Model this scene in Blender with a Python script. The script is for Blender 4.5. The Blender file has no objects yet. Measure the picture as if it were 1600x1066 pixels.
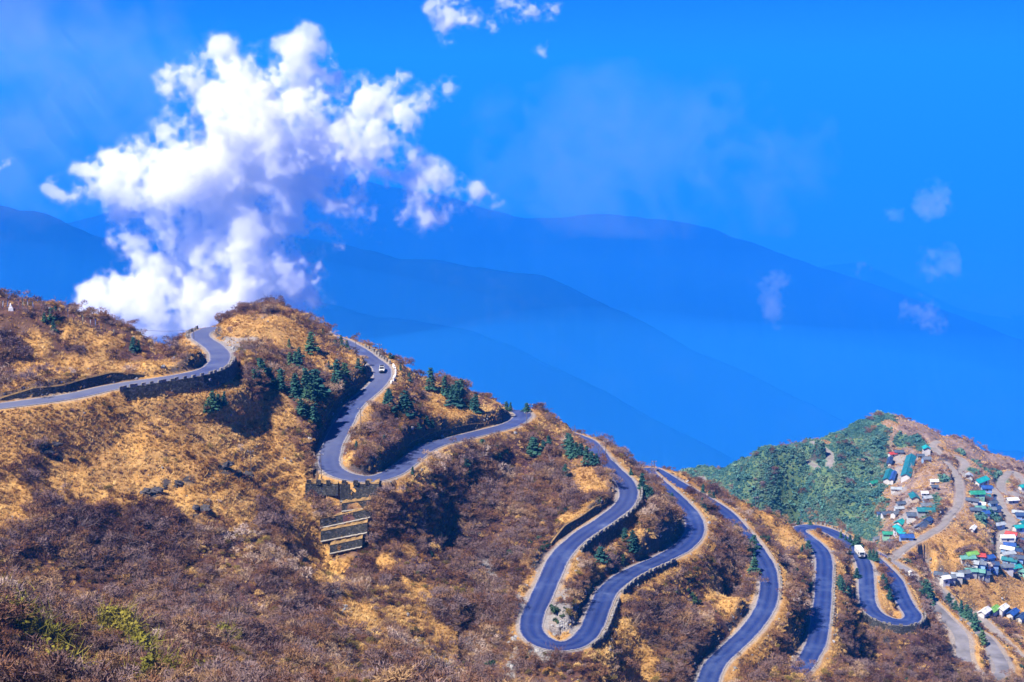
import bpy, math, random
import numpy as np
from math import radians, sin, cos, tan, atan2, pi
random.seed(7); RNG = np.random.default_rng(7)
S = bpy.context.scene
COL = S.collection

# ------------------------------------------------------------------ camera
F = 2222.0; PITCH = math.atan(433/F)
cam_d = bpy.data.cameras.new('camera'); cam = bpy.data.objects.new('camera', cam_d); COL.objects.link(cam)
cam_d.sensor_width = 36; cam_d.lens = 50.0; cam_d.clip_start = 0.5; cam_d.clip_end = 120000
cam.location = (0, 0, 0); cam.rotation_euler = (pi/2-PITCH, 0, 0); S.camera = cam
# ------------------------------------------------------------------ sky, sun, exposure
SUN_EL, SUN_AZ = radians(53), radians(-126)       # azimuth from +Y towards +X
world = bpy.data.worlds.new('World'); S.world = world; world.use_nodes = True
nt = world.node_tree; nt.nodes.clear()
sky = nt.nodes.new('ShaderNodeTexSky'); sky.sky_type = 'NISHITA'; sky.sun_disc = False
sky.sun_elevation = SUN_EL; sky.sun_rotation = SUN_AZ; sky.altitude = 3400; sky.ozone_density = 3.0; sky.dust_density = 0.2
tint = nt.nodes.new('ShaderNodeMix'); tint.data_type = 'RGBA'; tint.blend_type = 'MULTIPLY'; tint.inputs[0].default_value = 1
tint.inputs[7].default_value = (0.02, 0.24, 1.25, 1)
bg = nt.nodes.new('ShaderNodeBackground'); bg.inputs[1].default_value = 0.06
wo = nt.nodes.new('ShaderNodeOutputWorld')
nt.links.new(sky.outputs[0], tint.inputs[6]); nt.links.new(tint.outputs[2], bg.inputs[0]); nt.links.new(bg.outputs[0], wo.inputs[0])
sd = bpy.data.lights.new('sun', 'SUN'); sun = bpy.data.objects.new('sun', sd); COL.objects.link(sun)
sd.energy = 5.0; sd.angle = radians(0.5); sd.color = (1.0, 0.92, 0.80)
sun.rotation_euler = (pi/2-SUN_EL, 0, pi-SUN_AZ)
S.view_settings.view_transform = 'Standard'; S.view_settings.look = 'None'
S.view_settings.exposure = 1.18; S.view_settings.gamma = 1.0
cy = S.cycles
cy.use_denoising = True; cy.max_bounces = 18; cy.diffuse_bounces = 2; cy.glossy_bounces = 2
cy.transmission_bounces = 4; cy.transparent_max_bounces = 16; cy.volume_bounces = 16
cy.use_adaptive_sampling = True; cy.adaptive_threshold = 0.02

# ------------------------------------------------------------------ helpers
def ray(u, v):
    xs, ys = (u-800)/F, (533-v)/F
    return (xs, cos(PITCH)+ys*sin(PITCH), -sin(PITCH)+ys*cos(PITCH))
def PY(u, v, Y):
    d = ray(u, v); k = Y/d[1]; return (d[0]*k, Y, d[2]*k)
def PZ(u, v, z):
    d = ray(u, v); k = z/d[2]; return (d[0]*k, d[1]*k, z)
def tag(o, label=None, cat=None, group=None, kind=None):
    if label: o['label'] = label
    if cat: o['category'] = cat
    if group: o['group'] = group
    if kind: o['kind'] = kind
    return o
def empty(name, loc, rz=0, **k):
    o = bpy.data.objects.new(name, None); COL.objects.link(o); o.location = loc; o.rotation_euler = (0, 0, rz)
    o.empty_display_size = 0.5; return tag(o, **k)
def link(name, me, mat=None, parent=None, loc=None, **k):
    o = bpy.data.objects.new(name, me); COL.objects.link(o)
    if mat is not None and not me.materials: me.materials.append(mat)
    if parent is not None: o.parent = parent
    if loc is not None: o.location = loc
    return tag(o, **k)
class MB:
    """collects vertices and faces; build() links them as one mesh object"""
    def __init__(s): s.v = []; s.f = []
    def quad(s, a, b, c, d): n = len(s.v); s.v += [a, b, c, d]; s.f.append((n, n+1, n+2, n+3)); return s
    def poly(s, *p): n = len(s.v); s.v += p; s.f.append(tuple(range(n, n+len(p)))); return s
    def box(s, c, h, rz=0, taper=1.0):
        ca, sa = cos(rz), sin(rz); n = len(s.v)
        for k in (-1, 1):
            t = taper if k > 0 else 1.0
            for i, j in ((-1, -1), (1, -1), (1, 1), (-1, 1)):
                x, y = i*h[0]*t, j*h[1]*t
                s.v.append((c[0]+x*ca-y*sa, c[1]+x*sa+y*ca, c[2]+k*h[2]))
        s.f += [(n+3, n+2, n+1, n), (n+4, n+5, n+6, n+7)] + [(n+i, n+(i+1) % 4, n+4+(i+1) % 4, n+4+i) for i in range(4)]
        return s
    def tube(s, pts, rad, sides=5, cap=True):
        n0 = len(s.v); m = len(pts)
        for i, p in enumerate(pts):
            a = np.array(pts[max(0, i-1)], float); b = np.array(pts[min(m-1, i+1)], float); d = b-a; d /= np.linalg.norm(d)+1e-9
            up = np.array((1., 0, 0)) if abs(d[2]) > .9 else np.array((0, 0, 1.))
            e = np.cross(d, up); e /= np.linalg.norm(e); g = np.cross(e, d); r = rad[i] if hasattr(rad, '__len__') else rad
            for k in range(sides):
                t = 2*pi*k/sides; q = np.array(p, float)+e*r*cos(t)+g*r*sin(t); s.v.append(tuple(q))
        for i in range(m-1):
            for k in range(sides):
                a = n0+i*sides+k; b = n0+i*sides+(k+1) % sides; s.f.append((a, b, b+sides, a+sides))
        if cap: s.f.append(tuple(n0+(m-1)*sides+k for k in range(sides)))
        return s
    def mesh(s, name, smooth=False):
        me = bpy.data.meshes.new(name); me.from_pydata(s.v, [], s.f); me.update()
        if smooth: me.polygons.foreach_set('use_smooth', [True]*len(me.polygons))
        return me
    def build(s, name, mat=None, parent=None, smooth=False, **k): return link(name, s.mesh(name, smooth), mat, parent, **k)
def np_mesh(name, V, Q, smooth=True):
    me = bpy.data.meshes.new(name); V = np.ascontiguousarray(V, np.float32); Q = np.ascontiguousarray(Q, np.int32); k = Q.shape[1]
    me.vertices.add(len(V)); me.vertices.foreach_set('co', V.ravel())
    me.loops.add(Q.size); me.loops.foreach_set('vertex_index', Q.ravel())
    me.polygons.add(len(Q)); me.polygons.foreach_set('loop_start', np.arange(0, Q.size, k, dtype=np.int32))
    me.polygons.foreach_set('use_smooth', np.full(len(Q), smooth)); me.update(calc_edges=True); return me
def attr(me, name, arr):
    a = me.attributes.new(name, 'FLOAT', 'POINT'); a.data.foreach_set('value', np.ascontiguousarray(arr, np.float32).ravel())
def hash2(ix, iy, s):
    h = (ix.astype(np.int64)*374761393+iy.astype(np.int64)*668265263+s*982451653) & 0xffffffff
    h = ((h ^ (h >> 13))*1274126177) & 0xffffffff
    return ((h ^ (h >> 16)) & 0xffff).astype(np.float32)/65535.0
def vnoise(x, y, s=0):
    ix = np.floor(x); iy = np.floor(y); fx = x-ix; fy = y-iy; fx = fx*fx*(3-2*fx); fy = fy*fy*(3-2*fy)
    a = hash2(ix, iy, s); b = hash2(ix+1, iy, s); c = hash2(ix, iy+1, s); d = hash2(ix+1, iy+1, s)
    return (a*(1-fx)+b*fx)*(1-fy)+(c*(1-fx)+d*fx)*fy
def fbm(x, y, wl, octs=4, s=0, gain=.5):
    t = 0; a = 1; tot = 0
    for o in range(octs):
        c_, d_ = math.cos(.6+1.1*o), math.sin(.6+1.1*o); t = t+a*(vnoise((x*c_-y*d_)/wl+17.3*o, (x*d_+y*c_)/wl-9.1*o, s+o)-.5); tot += a; a *= gain; wl *= .49
    return t*2/tot
def sstep(x, a, b): t = np.clip((x-a)/(b-a), 0, 1); return t*t*(3-2*t)

# ---- materials
def mat_nodes(name):
    m = bpy.data.materials.new(name); m.use_nodes = True; n = m.node_tree; b = n.nodes['Principled BSDF']
    return m, n, b
def N(nt, typ, **k):
    n = nt.nodes.new(typ)
    for a, v in k.items(): setattr(n, a, v)
    return n
def ramp(nt, fac, stops, interp='LINEAR'):
    r = nt.nodes.new('ShaderNodeValToRGB'); r.color_ramp.interpolation = interp; e = r.color_ramp.elements
    while len(e) < len(stops): e.new(0.5)
    for el, (p, c) in zip(e, stops): el.position = p; el.color = (*c, 1) if len(c) == 3 else c
    nt.links.new(fac, r.inputs[0]); return r.outputs[0]
def noise(nt, scale, detail=4, rough=.6, coord='Object', vec=None):
    if vec is None:
        tc = N(nt, 'ShaderNodeTexCoord'); vec = tc.outputs[coord]
    n = N(nt, 'ShaderNodeTexNoise'); n.inputs['Scale'].default_value = scale; n.inputs['Detail'].default_value = detail
    n.inputs['Roughness'].default_value = rough; nt.links.new(vec, n.inputs['Vector']); return n.outputs[0]
def mix(nt, fac, a, b, mode='MIX'):
    m = N(nt, 'ShaderNodeMix', data_type='RGBA', blend_type=mode)
    for i, x in ((0, fac), (6, a), (7, b)):
        if isinstance(x, (int, float)): m.inputs[i].default_value = x
        elif isinstance(x, tuple): m.inputs[i].default_value = (*x, 1)
        else: nt.links.new(x, m.inputs[i])
    return m.outputs[2]
def bump(nt, b, h, strength=.5, dist=.1):
    n = N(nt, 'ShaderNodeBump'); n.inputs['Strength'].default_value = strength; n.inputs['Distance'].default_value = dist
    nt.links.new(h, n.inputs['Height']); nt.links.new(n.outputs[0], b.inputs['Normal'])
def simple(name, col, var=.25, scale=1.0, rough=.8, metal=0, rand=0, spec=.3):
    """colour with mottled noise and optional per-object variation"""
    m, n, b = mat_nodes(name)
    f = noise(n, scale, 5)
    lo = tuple(c*(1-var) for c in col); hi = tuple(min(1, c*(1+var)) for c in col)
    c = ramp(n, f, [(.3, lo), (.7, hi)])
    if rand:
        oi = N(n, 'ShaderNodeObjectInfo')
        c = mix(n, 1.0, c, ramp(n, oi.outputs['Random'], [(0, (1-rand,)*3), (1, (1+rand,)*3)]), 'MULTIPLY')
    n.links.new(c, b.inputs['Base Color']); b.inputs['Roughness'].default_value = rough; b.inputs['Metallic'].default_value = metal
    b.inputs['Specular IOR Level'].default_value = spec
    return m

# ------------------------------------------------------------------ roads traced as (u, v, z or None)
def road3d(nodes, iters=12):
    """nodes: ('p', u, v, z|None) seen pixels, ('w', x, y, z) world points; unknown z follow the arc length"""
    n = len(nodes); known = [i for i, a in enumerate(nodes) if a[3] is not None]
    z = np.interp(range(n), known, [nodes[i][3] for i in known])
    for _ in range(iters):
        P = np.array([(a[1], a[2], a[3]) if a[0] == 'w' else PZ(a[1], a[2], z[i]) for i, a in enumerate(nodes)])
        s = np.r_[0, np.cumsum(np.linalg.norm(np.diff(P[:, :2], axis=0), axis=1))]
        z = np.interp(s, s[known], [nodes[i][3] for i in known])
    return P
def spline(P, step=1.0, smooth=2):
    out = []; n = len(P)
    for i in range(n-1):
        p0, p1, p2, p3 = P[max(0, i-1)], P[i], P[i+1], P[min(n-1, i+2)]; m = max(2, int(np.linalg.norm(p2-p1)/.5))
        for t in np.arange(m)/m:
            out.append(.5*((2*p1)+(-p0+p2)*t+(2*p0-5*p1+4*p2-p3)*t*t+(-p0+3*p1-3*p2+p3)*t**3))
    out.append(P[-1]); Q = np.array(out)
    s = np.r_[0, np.cumsum(np.linalg.norm(np.diff(Q, axis=0), axis=1))]; t = np.arange(0, s[-1], step)
    Q = np.stack([np.interp(t, s, Q[:, k]) for k in range(3)], 1)
    for _ in range(smooth*3):
        Q[1:-1] = .25*Q[:-2]+.5*Q[1:-1]+.25*Q[2:]
    return Q
def px(txt):
    """'u,v[,z] u,v ...' """
    r = []
    for w in txt.split():
        if w[0] == '@': x, y, z = map(float, w[1:].split(',')); r.append(('w', x, y, z)); continue
        q = list(map(float, w.split(','))); r.append(('p', q[0], q[1], q[2] if len(q) > 2 else None))
    return r
MAIN = px('-60,642,-72.3 0,634,-72 105,620 173,605 236,595 289,587 323,579,-71.5 341,567 344,554 334,541 316,529 313,521 323,516 336,512,-76 '
          '@-80,424,-78.5 @-66,433,-81 @-54,428,-82.6 551,542,-83 565,550 580,562 595,573 598,585,-86 592,598 577,613 560,627 547,641 537,660 '
          '521,692 514,714 516,730,-95 532,741 555,747 584,748 613,739 636,723 658,706 680,694 710,686 755,675 794,665 812,655 818,647 806,640.5,-106.3 '
          '@4,446,-111.5 @14,442,-115 @23,424,-114 942,718,-112 956,732 976,752 982,772 972,792 940,816 904,840 876,868 860,900 844,936 830,970 836,995,-120 864,1009 '
          '896,1007 920,988 936,952 952,920 988,894 1032,874 1068,854 1086,832,-126 1082,808 1064,786 1040,764 1012,738,-129 @48,461,-134 1067,761,-130.8 1088,772 '
          '1108,784 1128,798 1144,812 1157,828 1179,855 1197,885 1202,913 1197,944 1177,978 1146,1009 1118,1036 1105,1066,-142 1100,1090 1112,1120 1150,1130 1190,1108 '
          '1226,1066,-146 1252,1043 1273,1009 1281,975 1285,940 1287,906 1288,878 1281,858 1262,841 1247,830,-156 1253,824 1273,823 1297,830 1321,844 1341,865 1352,885 '
          '1354,913 1355,937 1365,957 1390,970 1417,972 1427,962,-165 1417,947 1407,927 1398,906 1383,889,-168 @126,484,-170 1380,872,-172 1394,880 1415,891 1424,906 1439,925 '
          '1456,944 1473,961 1490,978 1502,995 1504,1016 1508,1035 1523,1052 1545,1060,-183 1564,1056 1566,1041 1555,1020 1540,997,-185 1511,980 1496,961 1481,942 1468,925 1447,904,-187.5')
VILL = {
 'E': px('1384,878,-172.5 1394,872,-173 1422,851 1451,835 1474,820,-177 1481,808 1496,791 1500,773 1498,754 1489,736 1477,723,-181'),
 'F': px('1464,690,-182 1456,695 1464,705 1472,712 1491,713 1505,719 1508,727 1501,737 1507,750 1515,762,-185'),
 'G': px('1550,762,-185.5 1561,777 1567,796 1579,810 1577,822 1565,837 1564,858 1564,882,-190'),
 'H': px('1569,773,-188 1564,762 1567,748 1583,736,-190.5 1600,756 1625,780,-192'),
 'I': px('1235,709,-191 1256,720 1273,727 1287,737 1296,733,-188 1296,709 1280,696 1270,689,-184'),
 'J': px('1086,750,-222 1093,759,-224'), 'K': px('1096,745,-222 1103,759,-224'),
 'D': px('1525,956,-196 1530,963,-197 1553,984 1574,1005 1600,1031 1640,1070,-204'),
}
RM = spline(road3d(MAIN))
RV = {k: spline(road3d(v)) for k, v in VILL.items()}
# ------------------------------------------------------------------ terrain control points (u, v, depth)
CPT = '''0,482,335 75,486,338 150,512,344 215,540,346 255,562,350 0,577,316 120,575,323 230,572,332 350,503,392 400,499,395 440,503,398 480,513,405 510,525,410 535,540,415
0,655,293 60,648,296.5 130,640,303.5 200,628,311 260,618,318.5 400,560,370 450,600,358 480,650,347 400,650,335 400,720,318 300,640,317 300,720,303 200,680,304 100,680,298 0,700,289 0,760,280 100,780,283 250,800,289 400,800,302 450,850,300
350,900,276 200,880,274 100,860,272 0,850,266 0,930,180 150,960,190 300,1010,205 0,1066,140 200,1066,155 400,1066,185 550,1066,220 480,1000,245 600,1000,270 600,920,298 540,880,308
700,1066,255 700,950,297 700,850,335 650,780,339 700,740,363 750,720,384 800,700,394 850,740,380 900,760,378 800,800,355 850,830,345 800,880,325 770,940,305 780,1040,285 850,1066,285
950,1066,290 1000,1000,315 1000,940,328 620,660,372 680,640,395 640,610,398 625,572,408 660,590,412 715,608,420 760,622,425 790,635,430 850,660,424 905,692,412 975,722,415 1000,732,436
1010,800,380 960,860,343 895,900,328 1050,930,343 1130,900,372 1120,830,393 1100,1000,325 1040,1040,300 1150,950,358 1050,748,445 1100,766,437 1130,780,436 1165,792,440 1200,803,447
1230,815,460 1220,860,430 1240,900,407 1230,960,380 1180,1040,338 1310,900,437 1330,980,405 1300,1050,372 1400,1020,405 1450,1000,425 1480,1050,410 1420,1066,388 1440,930,462 1340,852,472 1365,862,485
1600,1066,455 -60,480,330 -60,700,282 -60,860,258 -60,1066,130
1385,648,700 1340,660,700 1300,680,695 1270,689,690 1230,705,700 1180,714,720 1150,718,745 1100,729,760 1060,737,780 1430,665,695 1460,680,690 1500,690,690 1540,705,690 1580,720,690 1600,730,690 1650,755,690
1420,830,540 1410,800,570 1395,765,605 1405,725,650 1430,700,668 1300,750,655 1300,800,628 1360,740,640 1340,800,600 1320,840,585 1250,760,660 1200,740,700 1200,790,655 1150,770,690 1250,820,625 1100,765,730 1130,790,690
1500,830,532 1530,800,562 1540,860,516 1470,870,503 1530,780,592 1530,750,626 1590,820,562 1600,880,524 1560,905,505 1480,900,495 1560,930,500 1600,950,503 1583,736,665 1510,720,660 1650,850,570 1650,950,530'''
CP = [PY(*map(float, w.split(','))) for w in CPT.split()]
SIL = '''0,482,335 75,486,338 150,512,344 215,540,346 255,562,350 400,499,395 480,513,405 535,540,415 580,556,412 625,572,408 660,590,412 715,608,420 760,622,425 805,640,438 850,660,424 905,692,412
975,722,415 1015,737,450 1050,748,445 1100,766,437 1130,780,436 1165,792,440 1200,803,447 1230,815,460 1275,821,482'''
for w in SIL.split():
    x, y, z = PY(*map(float, w.split(',')))
    back = 36 if 300 < float(w.split(',')[0]) < 560 else 30
    k = (y+back)/y; CP.append((x*k, y+back, z*k-9)); k = (y+85)/y; CP.append((x*k, y+85, z*k-40)); k = (y+170)/y; CP.append((x*k, y+170, z*k-95))
for w in '1385,648,700 1340,660,700 1270,689,690 1180,718,720 1100,735,760 1060,745,780 1460,680,690 1540,705,690 1600,730,690 1650,755,690'.split():
    x, y, z = PY(*map(float, w.split(',')))
    for dy, dz in ((50, 34), (150, 130)): k = (y+dy)/y; CP.append((x*k, y+dy, z-dz))
for w in '1300,830,474 1340,852,472'.split():
    x, y, z = PY(*map(float, w.split(','))); CP.append((x*1.06, y+28, z-26)); CP.append((x*1.12, y+60, z-36))
CP += [(-30, 232, -107), (-50, 235, -101), (-80, 235, -98), (-100, 225, -92)]
for t, Y, z in ((-.42, 20, -11), (0, 20, -11), (.42, 20, -11), (-.42, 60, -30), (0, 60, -30), (.42, 60, -30), (-.42, 100, -46), (0, 100, -47), (.42, 100, -50), (-.2, 110, -52), (-.1, 150, -72), (0, 150, -80), (.2, 150, -82), (.42, 150, -84),
                (-.06, 190, -93), (.05, 200, -107), (.2, 200, -108), (.42, 200, -110), (.02, 235, -121), (.03, 264, -126.5), (.0, 256, -124), (.06, 268, -127.5), (.04, 246, -124), (.22, 225, -128), (.36, 225, -128), (.22, 300, -150), (.3, 290, -146), (.1, 250, -128), (.3, 250, -132), (.42, 300, -144), (.42, 380, -180), (.3, 320, -146), (.2, 290, -130),
                (-.5, 700, -330), (-.2, 720, -330), (-.05, 720, -330), (.08, 740, -320), (-.6, 450, -190), (-.55, 340, -70), (-.5, 270, -80), (-.5, 140, -52), (-.5, 1000, -520), (-.2, 1000, -520), (0, 1000, -520), (.2, 1000, -480), (.5, 1000, -480), (.55, 500, -215), (.55, 700, -230)):
    CP.append((t*Y, Y, z))
for R in [RM]+list(RV.values()):
    CP += [tuple(p) for p in R[::9]]
CP = np.array(CP)
def tps_fit(C, lam=2e-4):
    X = C[:, :2]/100; n = len(X); d = np.linalg.norm(X[:, None]-X[None], axis=2); K = np.where(d > 0, d*d*np.log(d+1e-12), 0)+lam*np.eye(n)
    Pm = np.c_[np.ones(n), X]; A = np.block([[K, Pm], [Pm.T, np.zeros((3, 3))]]); return X, np.linalg.solve(A, np.r_[C[:, 2], 0, 0, 0])
def tps_eval(fit, x, y):
    X, w = fit; sh = x.shape; q = np.c_[x.ravel(), y.ravel()]/100; out = np.empty(len(q))
    for i in range(0, len(q), 20000):
        d2 = ((q[i:i+20000, None]-X[None])**2).sum(2); out[i:i+20000] = (.5*d2*np.log(d2+1e-12))@w[:-3]+w[-3]+q[i:i+20000]@w[-2:]
    return out.reshape(sh)
FIT = tps_fit(CP)
# polar grid of the ground (rows = range, columns = azimuth)
AZ = np.radians(np.arange(-24, 25.001, .052))
RR = np.r_[np.arange(5, 120, 4), np.arange(120, 255, 1.0), np.arange(255, 480, .6), np.arange(480, 800, 1.0), 800*1.02**np.arange(0, 12), 1015+np.arange(0, 1300, 60)]
NA, NR = len(AZ), len(RR)
ca = np.unique(np.r_[0:NA:4, NA-1]); cr = np.unique(np.r_[0:NR:2, NR-1])
GXc = RR[cr][:, None]*np.sin(AZ[ca])[None]; GYc = RR[cr][:, None]*np.cos(AZ[ca])[None]
Zc = tps_eval(FIT, GXc, GYc)
far = sstep(np.broadcast_to(RR[cr][:, None], Zc.shape), 850, 1500); Zc = np.clip(Zc, -900, 5)*(1-far)+(-900)*far
Zt = np.stack([np.interp(AZ, AZ[ca], row) for row in Zc]); GZ = np.empty((NR, NA))
for j in range(NA): GZ[:, j] = np.interp(RR, RR[cr], Zt[:, j])
for _ in range(4):
    GZ[1:-1] = .25*GZ[:-2]+.5*GZ[1:-1]+.25*GZ[2:]; GZ[:, 1:-1] = .25*GZ[:, :-2]+.5*GZ[:, 1:-1]+.25*GZ[:, 2:]
GX = RR[:, None]*np.sin(AZ)[None]; GY = RR[:, None]*np.cos(AZ)[None]
# relief: hummocks, ribs running down the fall line, small ledges
hill = sstep(np.broadcast_to(RR[:, None], GZ.shape), 60, 130)
rel = 2.3*fbm(GX, GY, 34, 3, 3)+1.5*fbm(GX, GY, 11, 3, 11)+.8*fbm(GX, GY, 4.2, 3, 21)
wx_ = 6*fbm(GX, GY, 26, 2, 141); rib = np.abs(fbm(GX+.25*GY+wx_, (GY+wx_)*.45, 19, 2, 31, .35)); rel += 3.0*(rib-.22)
dzr = np.gradient(GZ, axis=0)/np.gradient(RR)[:, None]
vz = sstep(GY, 530, 600)*sstep(1.0*GX/GY, .10, .14)
rel += vz*(7*(np.abs(fbm(GX*1.0-.5*GY, GY*.22, 30, 3, 131))-.22))*(1-sstep(GX/GY, .24, .27))
rel *= 1-.85*np.exp(-((GX-9)**2+((GY-272)*.8)**2)/26**2)
GZ = GZ+rel*hill
# road beds
DIST = np.full(GZ.shape, 99.0); RID = np.full(GZ.shape, -1); ZR = np.zeros(GZ.shape); ROFF = np.zeros(GZ.shape)
def stamp(R, half, reach=16.0, ids=False):
    T = np.gradient(R[:, :2], axis=0); T /= np.linalg.norm(T, axis=1)[:, None]+1e-9
    for q_, (p, t) in enumerate(zip(R, T)):
        r = math.hypot(p[0], p[1]); a = math.atan2(p[0], p[1])
        i0, i1 = np.searchsorted(RR, (r-reach, r+reach)); j0, j1 = np.searchsorted(AZ, (a-reach/r, a+reach/r))
        if i1 <= i0 or j1 <= j0: continue
        dx = GX[i0:i1, j0:j1]-p[0]; dy = GY[i0:i1, j0:j1]-p[1]; d = np.sqrt(dx*dx+dy*dy)-half
        sl = (slice(i0, i1), slice(j0, j1)); m = d < DIST[sl]
        DIST[sl] = np.where(m, d, DIST[sl]); ZR[sl] = np.where(m, p[2], ZR[sl]); ROFF[sl] = np.where(m, dx*t[1]-dy*t[0], ROFF[sl]); RID[sl] = np.where(m, q_ if ids else -1, RID[sl])
HW = 3.0; HWV = 1.4
stamp(RM, HW, ids=True)
for R in RV.values(): stamp(R, HWV)
DIST = np.maximum(DIST, 0)
above = GZ > ZR
wb = np.where(above, sstep(DIST, .8, 2.2), np.clip((DIST-.8)/6.4, 0, 1))
GZ = np.where(DIST < 16, (ZR-.16)*(1-wb)+GZ*wb, GZ)
def rpix(u, v):
    yc = RM[:, 1]*cos(PITCH)-RM[:, 2]*sin(PITCH); zc = RM[:, 1]*sin(PITCH)+RM[:, 2]*cos(PITCH)
    return int(np.argmin((800+F*RM[:, 0]/yc-u)**2+(533-F*zc/yc-v)**2))
i0, i1 = rpix(832, 965), rpix(918, 990); m = (RID >= i0) & (RID <= i1) & (ROFF > 0) & (DIST < 14); GZ = np.where(m, np.minimum(GZ, ZR-.17-.38*np.maximum(DIST-1.2, 0)), GZ)   # open slope outside the large hairpin
# drops in front of the retaining walls
for a_, b_, side, h_ in (((176, 605), (343, 560), 1, 3.6), ((982, 765), (885, 856), -1, 3.4), ((902, 1005), (944, 936), 1, 1.4), ((950, 922), (1036, 873), 1, 1.4), ((1366, 958), (1430, 955), 1, 3.0), ((505, 742), (598, 748), 1, 2.0)):
    i0, i1 = sorted((rpix(*a_), rpix(*b_))); m = (RID >= i0) & (RID <= i1) & (ROFF*side > 0)
    GZ = np.where(m, np.minimum(GZ, ZR-h_*sstep(DIST, .7, 1.3)-(DIST > 1.2)*.45*np.clip(DIST-1.2, 0, 3)+(DIST > 4)*1e3), GZ)
def hgt(x, y):
    r = math.hypot(x, y); a = math.atan2(x, y); i = min(max(np.searchsorted(RR, r)-1, 0), NR-2); j = min(max(int((a-AZ[0])/(AZ[1]-AZ[0])), 0), NA-2)
    f = (r-RR[i])/(RR[i+1]-RR[i]); g = (a-AZ[j])/(AZ[j+1]-AZ[j]); f = min(max(f, 0), 1); g = min(max(g, 0), 1)
    return float((GZ[i, j]*(1-g)+GZ[i, j+1]*g)*(1-f)+(GZ[i+1, j]*(1-g)+GZ[i+1, j+1]*g)*f)
def hit(u, v, rmin=100, rmax=900):
    """the point of the ground seen in pixel (u, v), first from the camera; None if it misses"""
    d = ray(u, v); a = math.atan2(d[0], d[1]); h = math.hypot(d[0], d[1]); g = (a-AZ[0])/(AZ[1]-AZ[0]); j = int(min(max(g, 0), NA-2)); g -= j
    col = GZ[:, j]*(1-g)+GZ[:, j+1]*g; rz = d[2]/h*RR; ok = np.nonzero((col > rz) & (RR > rmin) & (RR < rmax))[0]
    if not len(ok): return None
    i = ok[0]; e0 = rz[i-1]-col[i-1]; e1 = rz[i]-col[i]; t = e0/(e0-e1) if e0 != e1 else 0; r = RR[i-1]+(RR[i]-RR[i-1])*min(max(t, 0), 1)
    x, y = r*sin(a), r*cos(a); return (x, y, hgt(x, y))
def foot(u, v, **k):
    """like hit(), but slides down the picture until the ground is met (for things on the crest)"""
    for dv in range(0, 40):
        p = hit(u, v+dv, **k)
        if p: return p
    raise ValueError((u, v))
#@STAGE2
# ------------------------------------------------------------------ what grows where (dry grass, brush, stones), from spots seen on the slopes
def spots(txt, n=0):
    m = np.zeros(GZ.shape, np.float32)
    for w in txt.split():
        u, v, r = map(float, w.split(','))
        p = hit(u, v)
        if p is None: continue
        R = max(r/F*math.hypot(p[0], p[1])*1.06, 1.8)*RNG.uniform(.8, 1.2); rr = math.hypot(p[0], p[1]); a = math.atan2(p[0], p[1]); k = R*1.9
        i0, i1 = np.searchsorted(RR, (rr-k*1.5, rr+k*1.5)); j0, j1 = np.searchsorted(AZ, (a-k/rr, a+k/rr)); sl = (slice(i0, i1), slice(j0, j1))
        dx = (GX[sl]-p[0]); dy = (GY[sl]-p[1])*.75; dz = GZ[sl]-p[2]
        m[sl] = np.maximum(m[sl], np.exp(-(dx*dx+dy*dy+dz*dz)/(R*R)))
    return m
GOLD = spots('''490,850,32 515,895,34 560,960,34 620,965,26 655,930,32 700,1000,24 600,880,20 470,800,26 1125,930,30 985,1005,34 1000,1050,34 1180,1012,28 1240,1002,20 640,860,14 40,665,60 120,680,80 210,690,80 300,660,80 230,730,90 130,740,70 330,720,70 60,530,30 120,520,25 160,545,30 40,577,30 110,576,30 180,574,30 240,573,25 300,548,22 380,515,50 440,515,40 350,625,50 430,640,40 420,700,50 440,750,40
 460,790,30 485,830,28 500,860,28 525,890,26 470,820,20 560,975,30 650,920,26 660,960,22 545,715,16 560,690,14 590,725,14 640,720,18 700,650,40 760,655,30 680,620,25 870,780,28 920,765,26 915,795,26 890,810,22 880,850,12 1000,845,24 925,925,12 900,970,10 985,1000,30 1005,1040,30 950,1040,24
 1125,925,24 1140,950,20 1105,965,20 1190,1020,24 1230,1010,16 1170,800,24 1205,815,24 1235,840,18 1265,838,16 1290,848,14 1330,885,12 1385,935,14 1390,950,12 370,790,40 300,790,30 20,790,30 90,775,24 1060,920,14 470,545,24 500,560,20 550,560,10
 1500,835,34 1480,850,26 1520,820,24 1450,755,16 1450,735,14 1385,770,12 1465,695,16 1480,705,14 1515,925,30 1570,925,26 1450,880,20 1390,660,10 1290,690,12 1450,700,10''')
BRUSH = spots('''60,520,30 20,560,30 60,690,26 90,700,24 130,870,70 220,850,60 60,860,50 330,880,60 420,900,60 480,980,50 380,980,60 560,900,30 620,830,50 700,800,50 660,880,40 740,860,50 780,900,30 720,950,50 740,1020,50 820,780,50 760,740,50 700,720,30 870,700,26
 1150,880,40 1080,900,30 1180,930,30 1050,970,24 1130,850,30 930,880,20 1030,800,16 1240,940,24 1310,960,40 1380,1010,50 1450,1010,40 1420,1050,50 1280,1050,30 1330,920,16 1500,1050,30''')
nz = fbm(GX, GY, 18, 4, 77); nz2 = fbm(GX, GY, 5, 4, 88)
gold = sstep(GOLD*1.45-.55*BRUSH-.10+.62*nz+.48*nz2, -.05, .6)
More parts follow.
